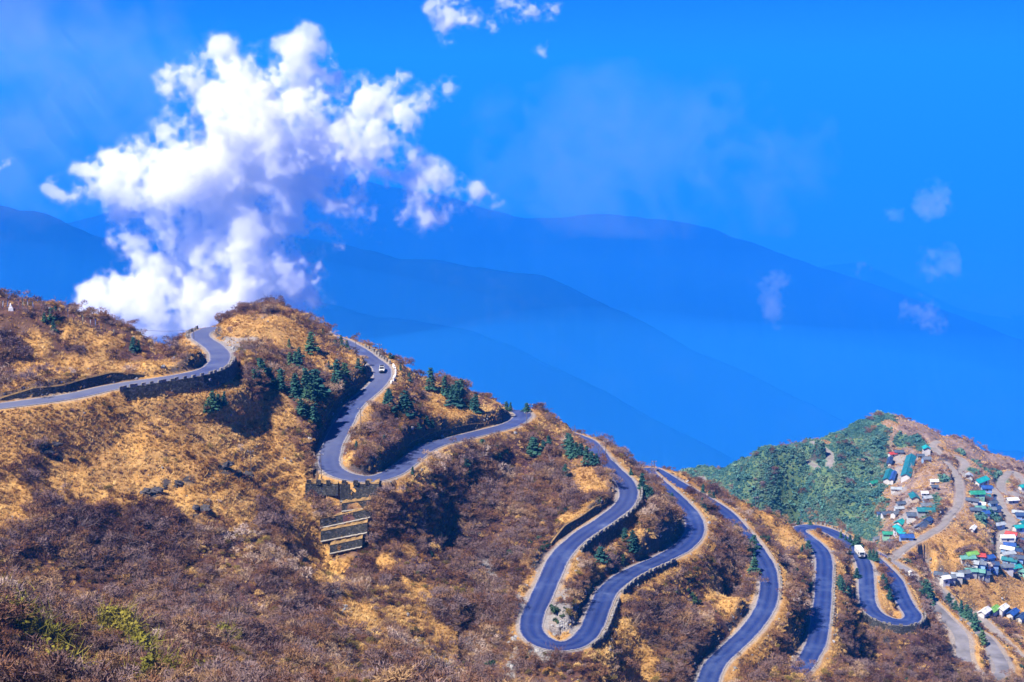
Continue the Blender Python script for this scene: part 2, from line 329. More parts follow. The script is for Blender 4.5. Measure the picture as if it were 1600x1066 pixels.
# open grass verge strips along the road edges
gold = np.maximum(gold, .8*sstep(3.6-DIST+.9*nz2, 0, 1.4)*(~above))
GRAV = spots('''885,930,14 878,950,16 872,972,18 868,985,14 893,985,10 905,985,8 365,545,26 350,550,14 382,538,22 358,536,14 395,535,14 850,1020,14 838,1018,10 822,985,6 545,745,8 524,735,8 '''+' '.join('%g,%g,4.5' % (735+80*t_+5*sin(t_*9), 850+105*t_) for t_ in np.arange(0, 1.01, .08))+''' 800,1040,6 795,1060,6 806,1020,5 520,925,8 1370,895,8 1440,885,14 1420,880,10 1420,800,22 1410,745,18 1405,720,14 1405,765,14 1425,825,14 1420,780,14 1400,735,12 1540,765,10 1590,775,16 1600,770,14''')
rocky = sstep(DIST, .6, 1.2)*(1-sstep(DIST, 2.0, 3.6))*above*sstep(nz2+.35*nz, -.35, .25)
ROCK = spots('''75,705,14 95,712,10 240,770,10 295,750,10 350,735,14 375,745,10 260,755,8 305,805,9 295,830,8 735,840,8 745,865,9 760,880,9 575,800,6 1355,1000,8 1385,1000,8 540,770,6 880,748,5 810,775,6''')
rock = np.clip(rocky+sstep(ROCK+.25*nz2, .45, .75), 0, 1)
grav = np.clip(sstep(GRAV+.35*nz2+.15*nz, .26, .5)*.85+(1-sstep(DIST, .2, .9+1.2*np.clip(nz+nz2*.5, -.5, .6)))*.8, 0, 1)
vill = sstep(GY+.0*GX, 500, 560)*sstep(GX/GY, .10, .13)*(RR[:, None] > 520)
VT = spots('1500,835,40 1470,850,30 1530,830,24 1450,755,18 1450,735,14 1390,768,12 1465,695,14 1480,705,14 1515,925,30 1570,925,30 1390,660,10 1290,690,10 1440,800,20 1410,830,20 1420,790,24 1400,740,20 1405,715,14 1440,720,10')
PU = 800+F*GX/np.maximum(GY*cos(PITCH)-GZ*sin(PITCH), 1); PVt = 533-F*(GY*sin(PITCH)+GZ*cos(PITCH))/np.maximum(GY*cos(PITCH)-GZ*sin(PITCH), 1)
DK = spots('1455,795,14 1448,805,12 1462,780,12 1540,735,22 1560,750,14 1520,735,14 1565,865,14 1545,845,12 1550,805,16 1590,860,14 1600,890,18 1440,700,10 1410,690,14 1430,690,14 1500,705,10 1535,815,10 1475,750,8 1380,790,10')
green = vill*(1-sstep(VT+.15*nz, .3, .55))*np.clip(sstep(1385-(PVt-650)*.12-PU+25*nz, -12, 14)+sstep(DK+.2*nz2, .35, .6), 0, 1)
TIERS = [((477, 756), (528, 757), 771, 771), ((531, 757), (592, 757), 782, 774), ((534, 787), (580, 781), 798, 789), ((500, 812), (579, 795), 822, 807), ((501, 831), (574, 817), 844, 831), ((515, 853), (566, 842), 862, 853)]
TY = hit(560, 757)[1]-.4; TYS = [TY, TY, TY-2.3, TY-4.2, TY-6.4, TY-8.8]
tu = 800+F*GX/np.maximum(GY*cos(PITCH)-GZ*sin(PITCH), 1); tz = [PY(540, v_, y_)[2] for v_, y_ in zip((757, 784, 803, 824, 847, 864), (TY, TYS[2], TYS[3], TYS[4], TYS[5], TYS[5]-1.5))]; ty = [TY, TYS[2], TYS[3], TYS[4], TYS[5], TYS[5]-1.5]
m_ = (tu > 460) & (tu < 598) & (GY < TY+.3) & (GY > TY-18); zb = [PY(540, v_, y_)[2]-.5 for v_, y_ in zip((779, 796, 818, 840, 860), (TY, TYS[2], TYS[3], TYS[4], TYS[5]))]; yb = np.array([TYS[5], TYS[4], TYS[3], TYS[2], TY])
cap = np.array(zb[::-1])[np.clip(np.searchsorted(yb, GY-.25), 0, 4)]-1.5*np.clip((556-tu)/50, 0, 1)-np.maximum(TYS[5]-GY, 0)*.5
wk = sstep(tu, 462, 508)*(1-sstep(tu, 578, 596)); GZ = np.where(m_, GZ*(1-wk)+np.minimum(GZ, cap)*wk, GZ)
TERR = spots('250,740,70 330,770,70 300,820,60 380,720,50 430,760,40 180,720,60 400,690,40 1000,1000,40 980,1040,40 1030,1040,40 960,1000,20')
GZ = GZ+np.clip(TERR*1.3, 0, 1)*.38*np.sin(2*pi*(GZ+1.6*nz+.02*GX)/2.7)*sstep(DIST, 2, 5)
# loose hummocks under grass and brush; ledges at the rock
GZ = GZ+rock*(.9*nz2)*sstep(DIST, .3, 1.0)+.28*fbm(GX+.8*nz2, GY, 2.2, 2, 55)*hill/(1+2*((np.gradient(GZ, axis=0)/np.gradient(RR)[:, None])**2+(np.gradient(GZ, axis=1)/(RR[:, None]*(AZ[1]-AZ[0])))**2))*sstep(DIST, .8, 2)*(1-grav)
gm, n, b = mat_nodes('hillside')
def A(name): a_ = N(n, 'ShaderNodeAttribute', attribute_name=name); return a_.outputs['Fac']
n1 = noise(n, .35, 8, .72); n2 = noise(n, 2.2, 5, .7); n3 = noise(n, .06, 5, .6)
cg = ramp(n, n1, [(.28, (.14, .065, .02)), (.43, (.36, .175, .04)), (.56, (.54, .31, .095)), (.75, (.68, .46, .19))])
cg = mix(n, ramp(n, n3, [(.38, (.65,)*3), (.56, (0,)*3)]), cg, (.20, .115, .06))
cg = mix(n, .35, cg, ramp(n, n2, [(.3, (.14, .07, .03)), (.7, (.62, .40, .14))]))
cb = ramp(n, n1, [(.30, (.022, .010, .012)), (.48, (.065, .032, .032)), (.60, (.13, .072, .055)), (.74, (.28, .17, .085))])
cb = mix(n, .4, cb, ramp(n, n3, [(.35, (.06, .028, .04)), (.5, (.11, .055, .04)), (.65, (.20, .12, .05))]))
c = mix(n, A('gold'), cb, cg)
cgr = ramp(n, n1, [(.3, (.045, .09, .06)), (.5, (.085, .145, .075)), (.68, (.16, .19, .09)), (.8, (.26, .24, .14))])
c = mix(n, A('soil'), c, ramp(n, n1, [(.3, (.10, .07, .065)), (.5, (.20, .145, .125)), (.7, (.34, .25, .20))]))
c = mix(n, A('green'), c, cgr)
cr = ramp(n, n2, [(.3, (.018, .016, .020)), (.55, (.06, .052, .055)), (.75, (.15, .13, .12))]); c = mix(n, A('rock'), c, cr)
cv = ramp(n, n2, [(.3, (.15, .14, .14)), (.6, (.28, .26, .25)), (.75, (.46, .44, .42))]); c = mix(n, A('grav'), c, cv)
n.links.new(c, b.inputs['Base Color']); b.inputs['Roughness'].default_value = 1; b.inputs['Specular IOR Level'].default_value = .1
bump(n, b, n2, .7, .35)
idx = np.arange(NR*NA).reshape(NR, NA)
Q = np.stack([idx[:-1, :-1], idx[:-1, 1:], idx[1:, 1:], idx[1:, :-1]], -1).reshape(-1, 4)[:, ::-1]
gme = np_mesh('hillside', np.stack([GX, GY, GZ], -1).reshape(-1, 3), Q)
for k_, v_ in (('gold', gold), ('green', green), ('rock', rock), ('grav', grav), ('soil', vill*.8)): attr(gme, k_, v_)
link('hillside', gme, gm, kind='structure')
# ------------------------------------------------------------------ roads
def ribbon(name, R, half, mat, lift=.0, cols=(-1, -.5, 0, .5, 1), crown=.05):
    T = np.gradient(R[:, :2], axis=0); T /= np.linalg.norm(T, axis=1)[:, None]+1e-9; Nn = np.c_[T[:, 1], -T[:, 0]]
    n = len(R); k = len(cols); s = np.arange(n)*1.0; V = []
    for c_ in cols:
        jit = 1+(.12*fbm(s, np.zeros(n)+c_*50, 6, 4, 5) if abs(c_) == 1 else 0)
        V.append(np.c_[R[:, :2]+Nn*(np.ones(n)*c_*half*jit)[:, None], R[:, 2]+lift-abs(c_)*crown])
    V = np.concatenate(V)
    Qs = np.concatenate([np.stack([np.arange(n-1)+i*n, np.arange(1, n)+i*n, np.arange(1, n)+(i+1)*n, np.arange(n-1)+(i+1)*n], 1) for i in range(k-1)])
    me = np_mesh(name, V, Qs[:, ::-1]); attr(me, 'across', np.repeat(np.array(cols, float), n)); attr(me, 'along', np.tile(s, k))
    return link(name, me, mat, kind='structure')
asph, n, b = mat_nodes('asphalt')
nn = noise(n, .12, 6, .65); nf = noise(n, 3.0, 4, .7)
ac = N(n, 'ShaderNodeAttribute', attribute_name='across'); ab = N(n, 'ShaderNodeMath', operation='ABSOLUTE'); n.links.new(ac.outputs['Fac'], ab.inputs[0])
c = ramp(n, nn, [(.34, (.003, .012, .085)), (.52, (.007, .022, .12)), (.63, (.035, .06, .17)), (.76, (.14, .17, .27))])  # pale stops paint in sunlit stretches as well as dusty ones
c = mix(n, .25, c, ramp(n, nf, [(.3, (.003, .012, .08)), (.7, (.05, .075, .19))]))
e = N(n, 'ShaderNodeMath', operation='MULTIPLY_ADD'); n.links.new(nf, e.inputs[0]); e.inputs[1].default_value = .5; n.links.new(ab.outputs[0], e.inputs[2])
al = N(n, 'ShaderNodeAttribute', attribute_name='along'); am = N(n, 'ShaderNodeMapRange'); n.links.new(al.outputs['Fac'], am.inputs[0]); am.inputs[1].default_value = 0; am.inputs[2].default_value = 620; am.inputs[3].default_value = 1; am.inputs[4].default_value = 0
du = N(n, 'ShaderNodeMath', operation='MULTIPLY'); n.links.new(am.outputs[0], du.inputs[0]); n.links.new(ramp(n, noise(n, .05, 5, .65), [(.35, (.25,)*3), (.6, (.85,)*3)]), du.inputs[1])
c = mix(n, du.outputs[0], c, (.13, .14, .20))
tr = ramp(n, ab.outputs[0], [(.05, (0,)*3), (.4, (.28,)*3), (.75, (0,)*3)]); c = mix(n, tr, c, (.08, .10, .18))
c = mix(n, ramp(n, e.outputs[0], [(1.08/1.5, (0,)*3), (1.22/1.5, (1,)*3)]), c, (.27, .25, .25))
n.links.new(c, b.inputs['Base Color']); b.inputs['Roughness'].default_value = .55; b.inputs['Specular IOR Level'].default_value = .4
k_ = [x for x in n.nodes if x.type == 'VALTORGB' and abs(x.color_ramp.elements[0].position-1.08/1.5) < .01][0]
e2 = N(n, 'ShaderNodeMath', operation='MULTIPLY'); n.links.new(e.outputs[0], e2.inputs[0]); e2.inputs[1].default_value = 1/1.5; n.links.new(e2.outputs[0], k_.inputs[0])
grv = simple('gravel_road', (.20, .18, .17), .22, .3, .95)
iA = int(np.argmin(np.linalg.norm(RM-np.array(PZ(1380, 872, -172)), axis=1)))
ribbon('road', RM[:iA+1], 2.75, asph)
wornm = simple('worn_asphalt', (.15, .145, .16), .4, .15, .8)
ribbon('road', RM[iA:], 2.1, wornm)
for R in RV.values(): ribbon('road', R, 1.25, grv)
# ------------------------------------------------------------------ ground cover (uncountable: one object each)
vis = GZ/RR[:, None]; mx = np.maximum.accumulate(vis, 0); VIS = (GZ-mx*RR[:, None]) > -3.0
ELEV = GZ/RR[:, None]
INV = VIS & (ELEV > -.50) & (RR[:, None] < 800) & (RR[:, None] > 118)
gr_ = np.gradient(GZ, axis=0)/np.gradient(RR)[:, None]; ga_ = np.gradient(GZ, axis=1)/(RR[:, None]*(AZ[1]-AZ[0]))
cell = np.gradient(RR)[:, None]*RR[:, None]*(AZ[1]-AZ[0])*np.minimum(1+gr_**2+ga_**2, 6)**.7
def sample(weight, count):
    w = (weight*INV*cell).ravel(); w = w/w.sum(); i = RNG.choice(len(w), count, p=w); r, a_ = np.divmod(i, NA)
    ra = RR[r]+(RNG.random(count)-.5)*np.gradient(RR)[r]; az = AZ[a_]+(RNG.random(count)-.5)*(AZ[1]-AZ[0])
    r0 = np.clip(np.searchsorted(RR, ra)-1, 0, NR-2); a0 = np.clip(np.searchsorted(AZ, az)-1, 0, NA-2); f = np.clip((ra-RR[r0])/(RR[r0+1]-RR[r0]), 0, 1); g = np.clip((az-AZ[a0])/(AZ[1]-AZ[0]), 0, 1)
    z = (GZ[r0, a0]*(1-g)+GZ[r0, a0+1]*g)*(1-f)+(GZ[r0+1, a0]*(1-g)+GZ[r0+1, a0+1]*g)*f
    return np.c_[ra*np.sin(az), ra*np.cos(az), z], i
def blades(nb, length, spread, width, segs=2, seed=0, rise=1.0, fork=0):
    """stems leaving one root, each a thin three-sided twig or blade"""
    rg = np.random.default_rng(seed); mb = MB()
    def stem(p, d, L, w, sg):
        pts = [np.array(p)]; d = np.array(d, float)
        for k in range(sg):
            d = d+rg.normal(0, .22, 3)*np.array((1, 1, .5)); d /= np.linalg.norm(d); pts.append(pts[-1]+d*L/sg)
        e = np.cross(d, rg.normal(size=3)); e /= np.linalg.norm(e)
        for k in range(sg):
            w0, w1 = w*(1-k/sg*.8), w*(1-(k+1)/sg*.8)
            mb.quad(tuple(pts[k]-e*w0), tuple(pts[k]+e*w0), tuple(pts[k+1]+e*w1), tuple(pts[k+1]-e*w1))
        return pts, d
    for i in range(nb):
        th = rg.uniform(0, 2*pi); t = spread*math.sqrt(rg.random()); d = (sin(t)*cos(th), sin(t)*sin(th), cos(t)*rise)
        p = (rg.normal(0, .12)*length, rg.normal(0, .12)*length, -.1); pts, dd = stem(p, d, length*rg.uniform(.65, 1.15), width, segs)
        for f in range(fork):
            q = pts[rg.integers(1, len(pts))]; d2 = dd+rg.normal(0, .55, 3); d2 /= np.linalg.norm(d2); stem(tuple(q), d2, length*rg.uniform(.3, .55), width*.7, 1)
    return mb
def leafball(nl, r, lw, seed, flat=.8, hollow=.35):
    rg = np.random.default_rng(seed); mb = MB(); cs = [(rg.normal(0, .45), rg.normal(0, .45), rg.uniform(.15, .9)) for _ in range(7)]
    for i in range(nl):
        c_ = cs[rg.integers(7)]; d = rg.normal(size=3); d /= np.linalg.norm(d); p = np.array(c_)+d*.42*rg.uniform(hollow, 1)**.5; p[2] = max(p[2]*flat, 0); p *= r
        e = rg.normal(size=3); e /= np.linalg.norm(e); g = np.cross(e, d+rg.normal(0, .4, 3)); g /= np.linalg.norm(g)+1e-9; e *= lw*rg.uniform(.6, 1.3); g *= lw*.6
        mb.poly(tuple(p-e), tuple(p+g), tuple(p+e), tuple(p-g))
    return mb
def twigball(nl, r, seed, lw=.22, th=.022):
    rg = np.random.default_rng(seed); mb = MB(); cs = [(rg.normal(0, .38), rg.normal(0, .38), rg.uniform(.25, .75)) for _ in range(6)]
    for i in range(nl):
        c_ = np.array(cs[rg.integers(6)]); d = rg.normal(size=3); d[2] = abs(d[2])*.9+.1; d /= np.linalg.norm(d); p = (c_+d*.42*rg.uniform(.25, 1)**.5)*r; p[2] = max(p[2], .02)
        e_ = d+rg.normal(0, .5, 3); e_ /= np.linalg.norm(e_); g_ = np.cross(e_, rg.normal(size=3)); g_ /= np.linalg.norm(g_)+1e-9; e_ *= lw*rg.uniform(.5, 1.2)*r; g_ *= th*r
        mb.poly(tuple(p-e_*.4-g_), tuple(p-e_*.4+g_), tuple(p+e_))
    return mb
PROTO = {}
def proto(name, mb, mat):
    me = mb.mesh(name); me.materials.append(mat); o = bpy.data.objects.new(name, me); PROTO.setdefault(name, []).append(o); return o
def scatter(name, P, scale, objs, label, tilt=.25):
    me = bpy.data.meshes.new(name); me.vertices.add(len(P)); me.vertices.foreach_set('co', np.ascontiguousarray(P, np.float32).ravel()); k = len(P)
    attr(me, 'sc', scale); rot = np.c_[RNG.normal(0, tilt, k), RNG.normal(0, tilt, k), RNG.uniform(0, 2*pi, k)].astype(np.float32)
    r_ = me.attributes.new('rot', 'FLOAT_VECTOR', 'POINT'); r_.data.foreach_set('vector', rot.ravel())
    pk = me.attributes.new('pick', 'INT', 'POINT'); pk.data.foreach_set('value', RNG.integers(0, len(objs), k).astype(np.int32))
    c_ = bpy.data.collections.new(name)
    for o in objs: c_.objects.link(o)
    o = link(name, me, label=label, kind='stuff'); md = o.modifiers.new('scatter', 'NODES'); g = bpy.data.node_groups.new(name, 'GeometryNodeTree')
    g.interface.new_socket('Geometry', in_out='INPUT', socket_type='NodeSocketGeometry'); g.interface.new_socket('Geometry', in_out='OUTPUT', socket_type='NodeSocketGeometry')
    gi = g.nodes.new('NodeGroupInput'); go = g.nodes.new('NodeGroupOutput'); ip = g.nodes.new('GeometryNodeInstanceOnPoints'); ci = g.nodes.new('GeometryNodeCollectionInfo')
    ci.inputs[0].default_value = c_; ci.inputs['Separate Children'].default_value = True; ci.inputs['Reset Children'].default_value = True; ip.inputs['Pick Instance'].default_value = True
    def na(nm, t): x = g.nodes.new('GeometryNodeInputNamedAttribute'); x.data_type = t; x.inputs[0].default_value = nm; return x.outputs[0]
    g.links.new(gi.outputs[0], ip.inputs['Points']); g.links.new(ci.outputs[0], ip.inputs['Instance']); g.links.new(na('pick', 'INT'), ip.inputs['Instance Index'])
    er = g.nodes.new('FunctionNodeEulerToRotation'); g.links.new(na('rot', 'FLOAT_VECTOR'), er.inputs[0]); g.links.new(er.outputs[0], ip.inputs['Rotation'])
    g.links.new(na('sc', 'FLOAT'), ip.inputs['Scale']); g.links.new(ip.outputs[0], go.inputs[0]); md.node_group = g; return o
def plantmat(name, stops, rough=.9, trans=0, scale=.08):
    m, n, b = mat_nodes(name); oi = N(n, 'ShaderNodeObjectInfo'); gp = N(n, 'ShaderNodeNewGeometry')
    a_ = N(n, 'ShaderNodeMath', operation='MULTIPLY_ADD'); n.links.new(oi.outputs['Random'], a_.inputs[0]); a_.inputs[1].default_value = .42
    nz_ = N(n, 'ShaderNodeMath', operation='MULTIPLY_ADD'); n.links.new(noise(n, scale, 4, .6, vec=oi.outputs['Location']), nz_.inputs[0]); nz_.inputs[1].default_value = 2.0; nz_.inputs[2].default_value = -.72; n.links.new(nz_.outputs[0], a_.inputs[2])
    n.links.new(ramp(n, a_.outputs[0], stops), b.inputs['Base Color']); b.inputs['Roughness'].default_value = rough; b.inputs['Specular IOR Level'].default_value = .15
    return m
tw = plantmat('twigs', [(.1, (.055, .024, .024)), (.28, (.12, .07, .064)), (.45, (.22, .155, .148)), (.58, (.17, .08, .045)), (.72, (.30, .19, .10)), (.9, (.50, .39, .33))])
twr = plantmat('russet_twigs', [(.1, (.075, .032, .022)), (.5, (.18, .085, .048)), (.85, (.33, .19, .09))])
gr = plantmat('dry_grass', [(.1, (.28, .13, .03)), (.45, (.52, .31, .10)), (.85, (.72, .50, .21))])
gl = plantmat('leafy_green', [(.1, (.012, .035, .028)), (.5, (.03, .065, .035)), (.85, (.075, .10, .035))])
gv = plantmat('hazed_hill_green', [(.1, (.045, .13, .13)), (.5, (.08, .19, .155)), (.85, (.17, .25, .16))])  # lightened blue-green: haze over the village hill put into the foliage colour
SH = [proto('bare_shrub', blades(46, 1.25, 1.0, .026, 2, s, fork=2), tw) for s in (1, 2)]+[proto('bare_shrub', twigball(420, 1.25, s), tw) for s in (3, 7, 8)]+[proto('bare_shrub', twigball(380, 1.1, 9), twr)]
olv = plantmat('olive_twigs', [(.1, (.07, .05, .015)), (.5, (.16, .12, .03)), (.85, (.30, .22, .06))])
SHR = [proto('russet_brush', twigball(300, 1.0, s, .24, .028), m_) for s, m_ in ((4, twr), (5, twr), (6, tw), (10, olv), (11, gr))]
GT = [proto('grass_tuft', blades(22, .55, .8, .035, 2, s), gr) for s in (14, 15, 16)]
LB = [proto('leafy_bush', leafball(240, .9, .17, s), gl) for s in (24, 25)]
VB = [proto('hill_bush', leafball(130, 1.0, .26, s), gv) for s in (34, 35, 36)]
sil_ = [tuple(map(float, w.split(',')))[:2] for w in SIL.split()]; su = np.arange(0, 1240, 14.0); sv = np.interp(su, [a_[0] for a_ in sil_], [a_[1] for a_ in sil_])
CREST = spots('1385,655,26 1410,662,30 1440,674,30 1470,690,30 1500,700,30 1540,714,30 1580,729,30 1350,664,14 '+' '.join('%g,%g,%g' % (a_, b_+7, 44 if a_ < 540 else 22) for a_, b_ in zip(su, sv)))
offroad = (1-.85*np.clip(CREST*1.4, 0, 1))*(DIST > 1.7).astype(float)*(1-sstep(spots('535,768,26 560,770,26 505,770,20 545,800,30 540,830,30 540,855,22'), .3, .5))
near = RR[:, None]*np.ones_like(GZ); dens = np.clip(250/near, .45, 2.2)
clump = sstep(fbm(GX, GY, 9, 3, 66), -.25, .35)
P, i = sample((1-gold)*(1-vill*.8)*offroad*(1-rock*.8)*(1-grav)*(.05+clump**1.4)*dens*(.35+.9*np.clip(BRUSH, 0, 1)), 21000)
d = near.ravel()[i]; scatter('bare_brush', P, np.minimum(RNG.lognormal(.05, .58, len(P)), 2.4)*.95, SH, 'grey and purple leafless brush covering the slopes')
P, i = sample((1-gold*.9)*(1-green)*(1-vill*.6)*offroad*(1-grav)*dens*(.25+sstep(fbm(GX, GY, 14, 3, 166), -.2, .35)), 22000)
scatter('low_brush', P, np.minimum(RNG.lognormal(0, .4, len(P)), 1.9)*.75, SHR, 'low russet and brown scrub between the roads')
P, i = sample((gold+.22)*(1-green)*(DIST > 1.2)*(1-grav)*(1-rock*.7)*dens, 70000)
scatter('dry_grass', P, RNG.lognormal(0, .3, len(P))*.95, GT, 'golden dry grass tufts on the open slopes', .15)
P, i = sample((1-gold)*(1-vill)*offroad*sstep(fbm(GX, GY, 26, 3, 97), .05, .4)*sstep(GX/GY, -.16, .05), 520)
scatter('evergreen_scrub', P, RNG.lognormal(-.1, .4, len(P))*.9, LB, 'small dark evergreen bushes scattered over the slopes')
P, i = sample(green*(DIST > 1.2)*(1-grav)*(.3+clump), 30000)
scatter('hill_scrub', P, RNG.lognormal(0, .5, len(P))*.44, VB, 'dense green scrub covering the village hill')
#@STAGE3
# ------------------------------------------------------------------ placing helpers
def proj(P):
    P = np.atleast_2d(np.array(P, float)); yc = P[:, 1]*cos(PITCH)-P[:, 2]*sin(PITCH); zc = P[:, 1]*sin(PITCH)+P[:, 2]*cos(PITCH)
    return np.c_[800+F*P[:, 0]/yc, 533-F*zc/yc]
RMP = proj(RM)
def ridx(u, v): return int(np.argmin((RMP[:, 0]-u)**2+(RMP[:, 1]-v)**2))
RT = np.gradient(RM[:, :2], axis=0); RT /= np.linalg.norm(RT, axis=1)[:, None]; RN = np.c_[RT[:, 1], -RT[:, 0]]
def copy_tree(o, parent=None):
    c_ = o.copy(); COL.objects.link(c_); c_.parent = parent
    for ch in o.children: copy_tree(ch, c_)
    return c_
# ------------------------------------------------------------------ stone walls with parapet blocks
stone, n, b = mat_nodes('dark_stone_masonry')
tc = N(n, 'ShaderNodeTexCoord'); vo = N(n, 'ShaderNodeTexVoronoi'); vo.inputs['Scale'].default_value = 2.6; n.links.new(tc.outputs['Object'], vo.inputs['Vector'])
c = ramp(n, vo.outputs['Color'], [(.2, (.010, .011, .014)), (.6, (.028, .028, .032)), (.9, (.075, .074, .075))])
vd = N(n, 'ShaderNodeTexVoronoi', feature='DISTANCE_TO_EDGE'); vd.inputs['Scale'].default_value = 2.6; n.links.new(tc.outputs['Object'], vd.inputs['Vector'])
n.links.new(mix(n, ramp(n, vd.outputs[0], [(.0, (1,)*3), (.06, (0,)*3)]), c, (.012, .012, .013)), b.inputs['Base Color']); b.inputs['Roughness'].default_value = .9; bump(n, b, vd.outputs[0], .8, .2)
blockm = simple('parapet_stone', (.20, .185, .17), .4, 1.5, .95, rand=.25)
whitem = simple('whitewashed_stone', (.72, .70, .66), .12, 1.5, .9)
ledgeg = simple('ledge_grass', (.20, .125, .05), .6, .8, .95)
ledge_m = simple('pale_stone_edge', (.27, .25, .22), .3, 1.2, .95)
bmesh_block = {}
def block_mesh(s):
    if s not in bmesh_block:
        mb = MB(); rg = random.Random(s); mb.box((0, 0, .3), (.48, .24, .42), 0, .9)
        mb.v = [(x+rg.uniform(-.07, .07), y+rg.uniform(-.05, .05), z+rg.uniform(-.06, .06)) for x, y, z in mb.v]; bmesh_block[s] = mb.mesh('parapet_block')
    return bmesh_block[s]
def wall_strip(pts, tops, height, thick, nrm):
    """an uneven masonry strip: pts along the top line, nrm the outward direction of each"""
    mb = MB(); rows = max(2, int(height/.8)+1); n_ = len(pts); rg = random.Random(n_)
    for k in range(rows+1):
        for p, t, q in zip(pts, tops, nrm):
            lean = .18*k/rows*height; j = rg.uniform(-.07, .07)
            mb.v.append((p[0]+q[0]*(lean+j), p[1]+q[1]*(lean+j), t-height*k/rows+(rg.uniform(-.12, .12) if k == 0 else 0)))
    for k in range(rows):
        for i in range(n_-1): mb.f.append((k*n_+i, k*n_+i+1, (k+1)*n_+i+1, (k+1)*n_+i))
    m0 = len(mb.v)
    for p, t, q in zip(pts, tops, nrm): mb.v.append((p[0]-q[0]*thick, p[1]-q[1]*thick, t))
    for i in range(n_-1): mb.f.append((m0+i, m0+i+1, i+1, i))
    m1 = len(mb.v)
    for p, t, q in zip(pts, tops, nrm): mb.v.append((p[0]-q[0]*thick, p[1]-q[1]*thick, t-height))
    for i in range(n_-1): mb.f.append((m1+i, m1+i+1, m0+i+1, m0+i))
    for e_ in (0, n_-1):
        f_ = (m0+e_, e_, rows*n_+e_, m1+e_); mb.f.append(f_)
    return mb
def parapet(a_, b_, side, height, label, mat=None, step=1.7, off=.95, size=1.0, wall=True):
    i0, i1 = sorted((ridx(*a_), ridx(*b_))); mat = mat or blockm; base = RM[i0]
    root = empty('parapet_wall', tuple(base), label=label, cat='wall')
    loc = lambda p: (p[0]-base[0], p[1]-base[1], p[2]-base[2])
    if wall:
        ids = range(i0, i1+1); pts = [loc((RM[i][0]+RN[i][0]*side*(HW+off), RM[i][1]+RN[i][1]*side*(HW+off), RM[i][2])) for i in ids]
        wall_strip(pts, [p[2]+.12 for p in pts], height, .8, [RN[i]*side for i in ids]).build('masonry', stone, root)
    k = 0; i = float(i0)
    while i < i1:
        j = int(i); p = loc((RM[j][0]+RN[j][0]*side*(HW+off-.3), RM[j][1]+RN[j][1]*side*(HW+off-.3), RM[j][2]+.02))
        me = block_mesh(k % 5)
        o = link('parapet_block', me, None, root, p)
        if not me.materials: me.materials.append(blockm)
        o.material_slots[0].link = 'OBJECT'; o.material_slots[0].material = mat
        o.rotation_euler = (0, 0, math.atan2(RT[j][1], RT[j][0])+RNG.normal(0, .06)); s_ = size*RNG.uniform(.88, 1.12); o.scale = (s_, s_, s_*RNG.uniform(.85, 1.15))
        i += step*size*RNG.uniform(.9, 1.12); k += 1
    return root
parapet((176, 605), (343, 560), 1, 3.0, 'dark stone wall with parapet blocks below the top left road')
parapet((314, 527), (332, 513), -1, 1, 'short row of dark parapet blocks where the top road crosses the crest', wall=False)
parapet((553, 543), (592, 571), -1, 1, 'row of dark parapet stones along the skyline bend above the jeep', wall=False, step=2.0)
parapet((596, 574), (590, 601), -1, 1, 'row of whitewashed parapet blocks on the bend beside the jeep', mat=whitem, wall=False)
parapet((982, 765), (885, 856), -1, 3.2, 'dark stone wall with parapet under the middle hairpin descent')
parapet((902, 1005), (944, 936), 1, 1.6, 'pale parapet blocks along the right leg of the large hairpin', step=1.3)
parapet((950, 922), (1036, 873), 1, 1.5, 'low stone parapet above the orange gullies right of the large hairpin', step=1.5)
parapet((1366, 958), (1430, 955), 1, 2.8, 'stone wall with dark parapet round the small hairpin below the truck', step=1.6)
parapet((1250, 825), (1330, 850), -1, 1, 'row of pale kerb stones on the skyline road behind the truck', wall=False, step=1.5, size=.8)
parapet((1281, 975), (1289, 880), 1, 1.2, 'scattered kerb stones along the blue road right of centre', wall=False, step=2.6, off=.5)
parapet((1197, 885), (1200, 935), -1, 1, 'low kerb stones on the bend of the third descending road', wall=False, step=2.4, off=.5)
def bank_wall(a_, b_, side, rise, label):
    i0, i1 = sorted((ridx(*a_), ridx(*b_))); base = RM[i0]; ids = range(i0, i1+1); rg = random.Random(i0)
    pts = [(RM[i][0]+RN[i][0]*side*(HW+1.15)-base[0], RM[i][1]+RN[i][1]*side*(HW+1.15)-base[1]) for i in ids]
    tops = [RM[i][2]-base[2]+rise*(.45+.55*float(vnoise(np.array([i*.13]), np.array([.5]), 9)[0]))*min(1, (i-i0+2)/10, (i1-i+2)/10) for i in ids]
    root = empty('stone_bank', tuple(base), label=label, cat='wall'); wall_strip(pts, tops, rise+.8, 1.3, [-RN[i]*side*.6 for i in ids]).build('masonry', stone, root)
    cp = MB()
    for k in range(len(pts)-1): cp.tube([(pts[k][0]+.3*side*RN[i0+k][0], pts[k][1]+.3*side*RN[i0+k][1], tops[k]+.05), (pts[k+1][0]+.3*side*RN[i0+k][0], pts[k+1][1]+.3*side*RN[i0+k][1], tops[k+1]+.05)], .3, 5)
    cp.build('turf_edge', ledgeg, root)
bank_wall((0, 634), (240, 594), -1, 2.6, 'dark stone bank on the uphill side of the top left road')
bank_wall((588, 602), (528, 678), 1, 2.4, 'dark cut bank left of the road below the jeep')
bank_wall((655, 708), (785, 667), -1, 2.0, 'dark cut bank above the road between the two upper bends')
bank_wall((973, 790), (885, 855), 1, 2.2, 'dark cut bank on the uphill side of the middle descent')
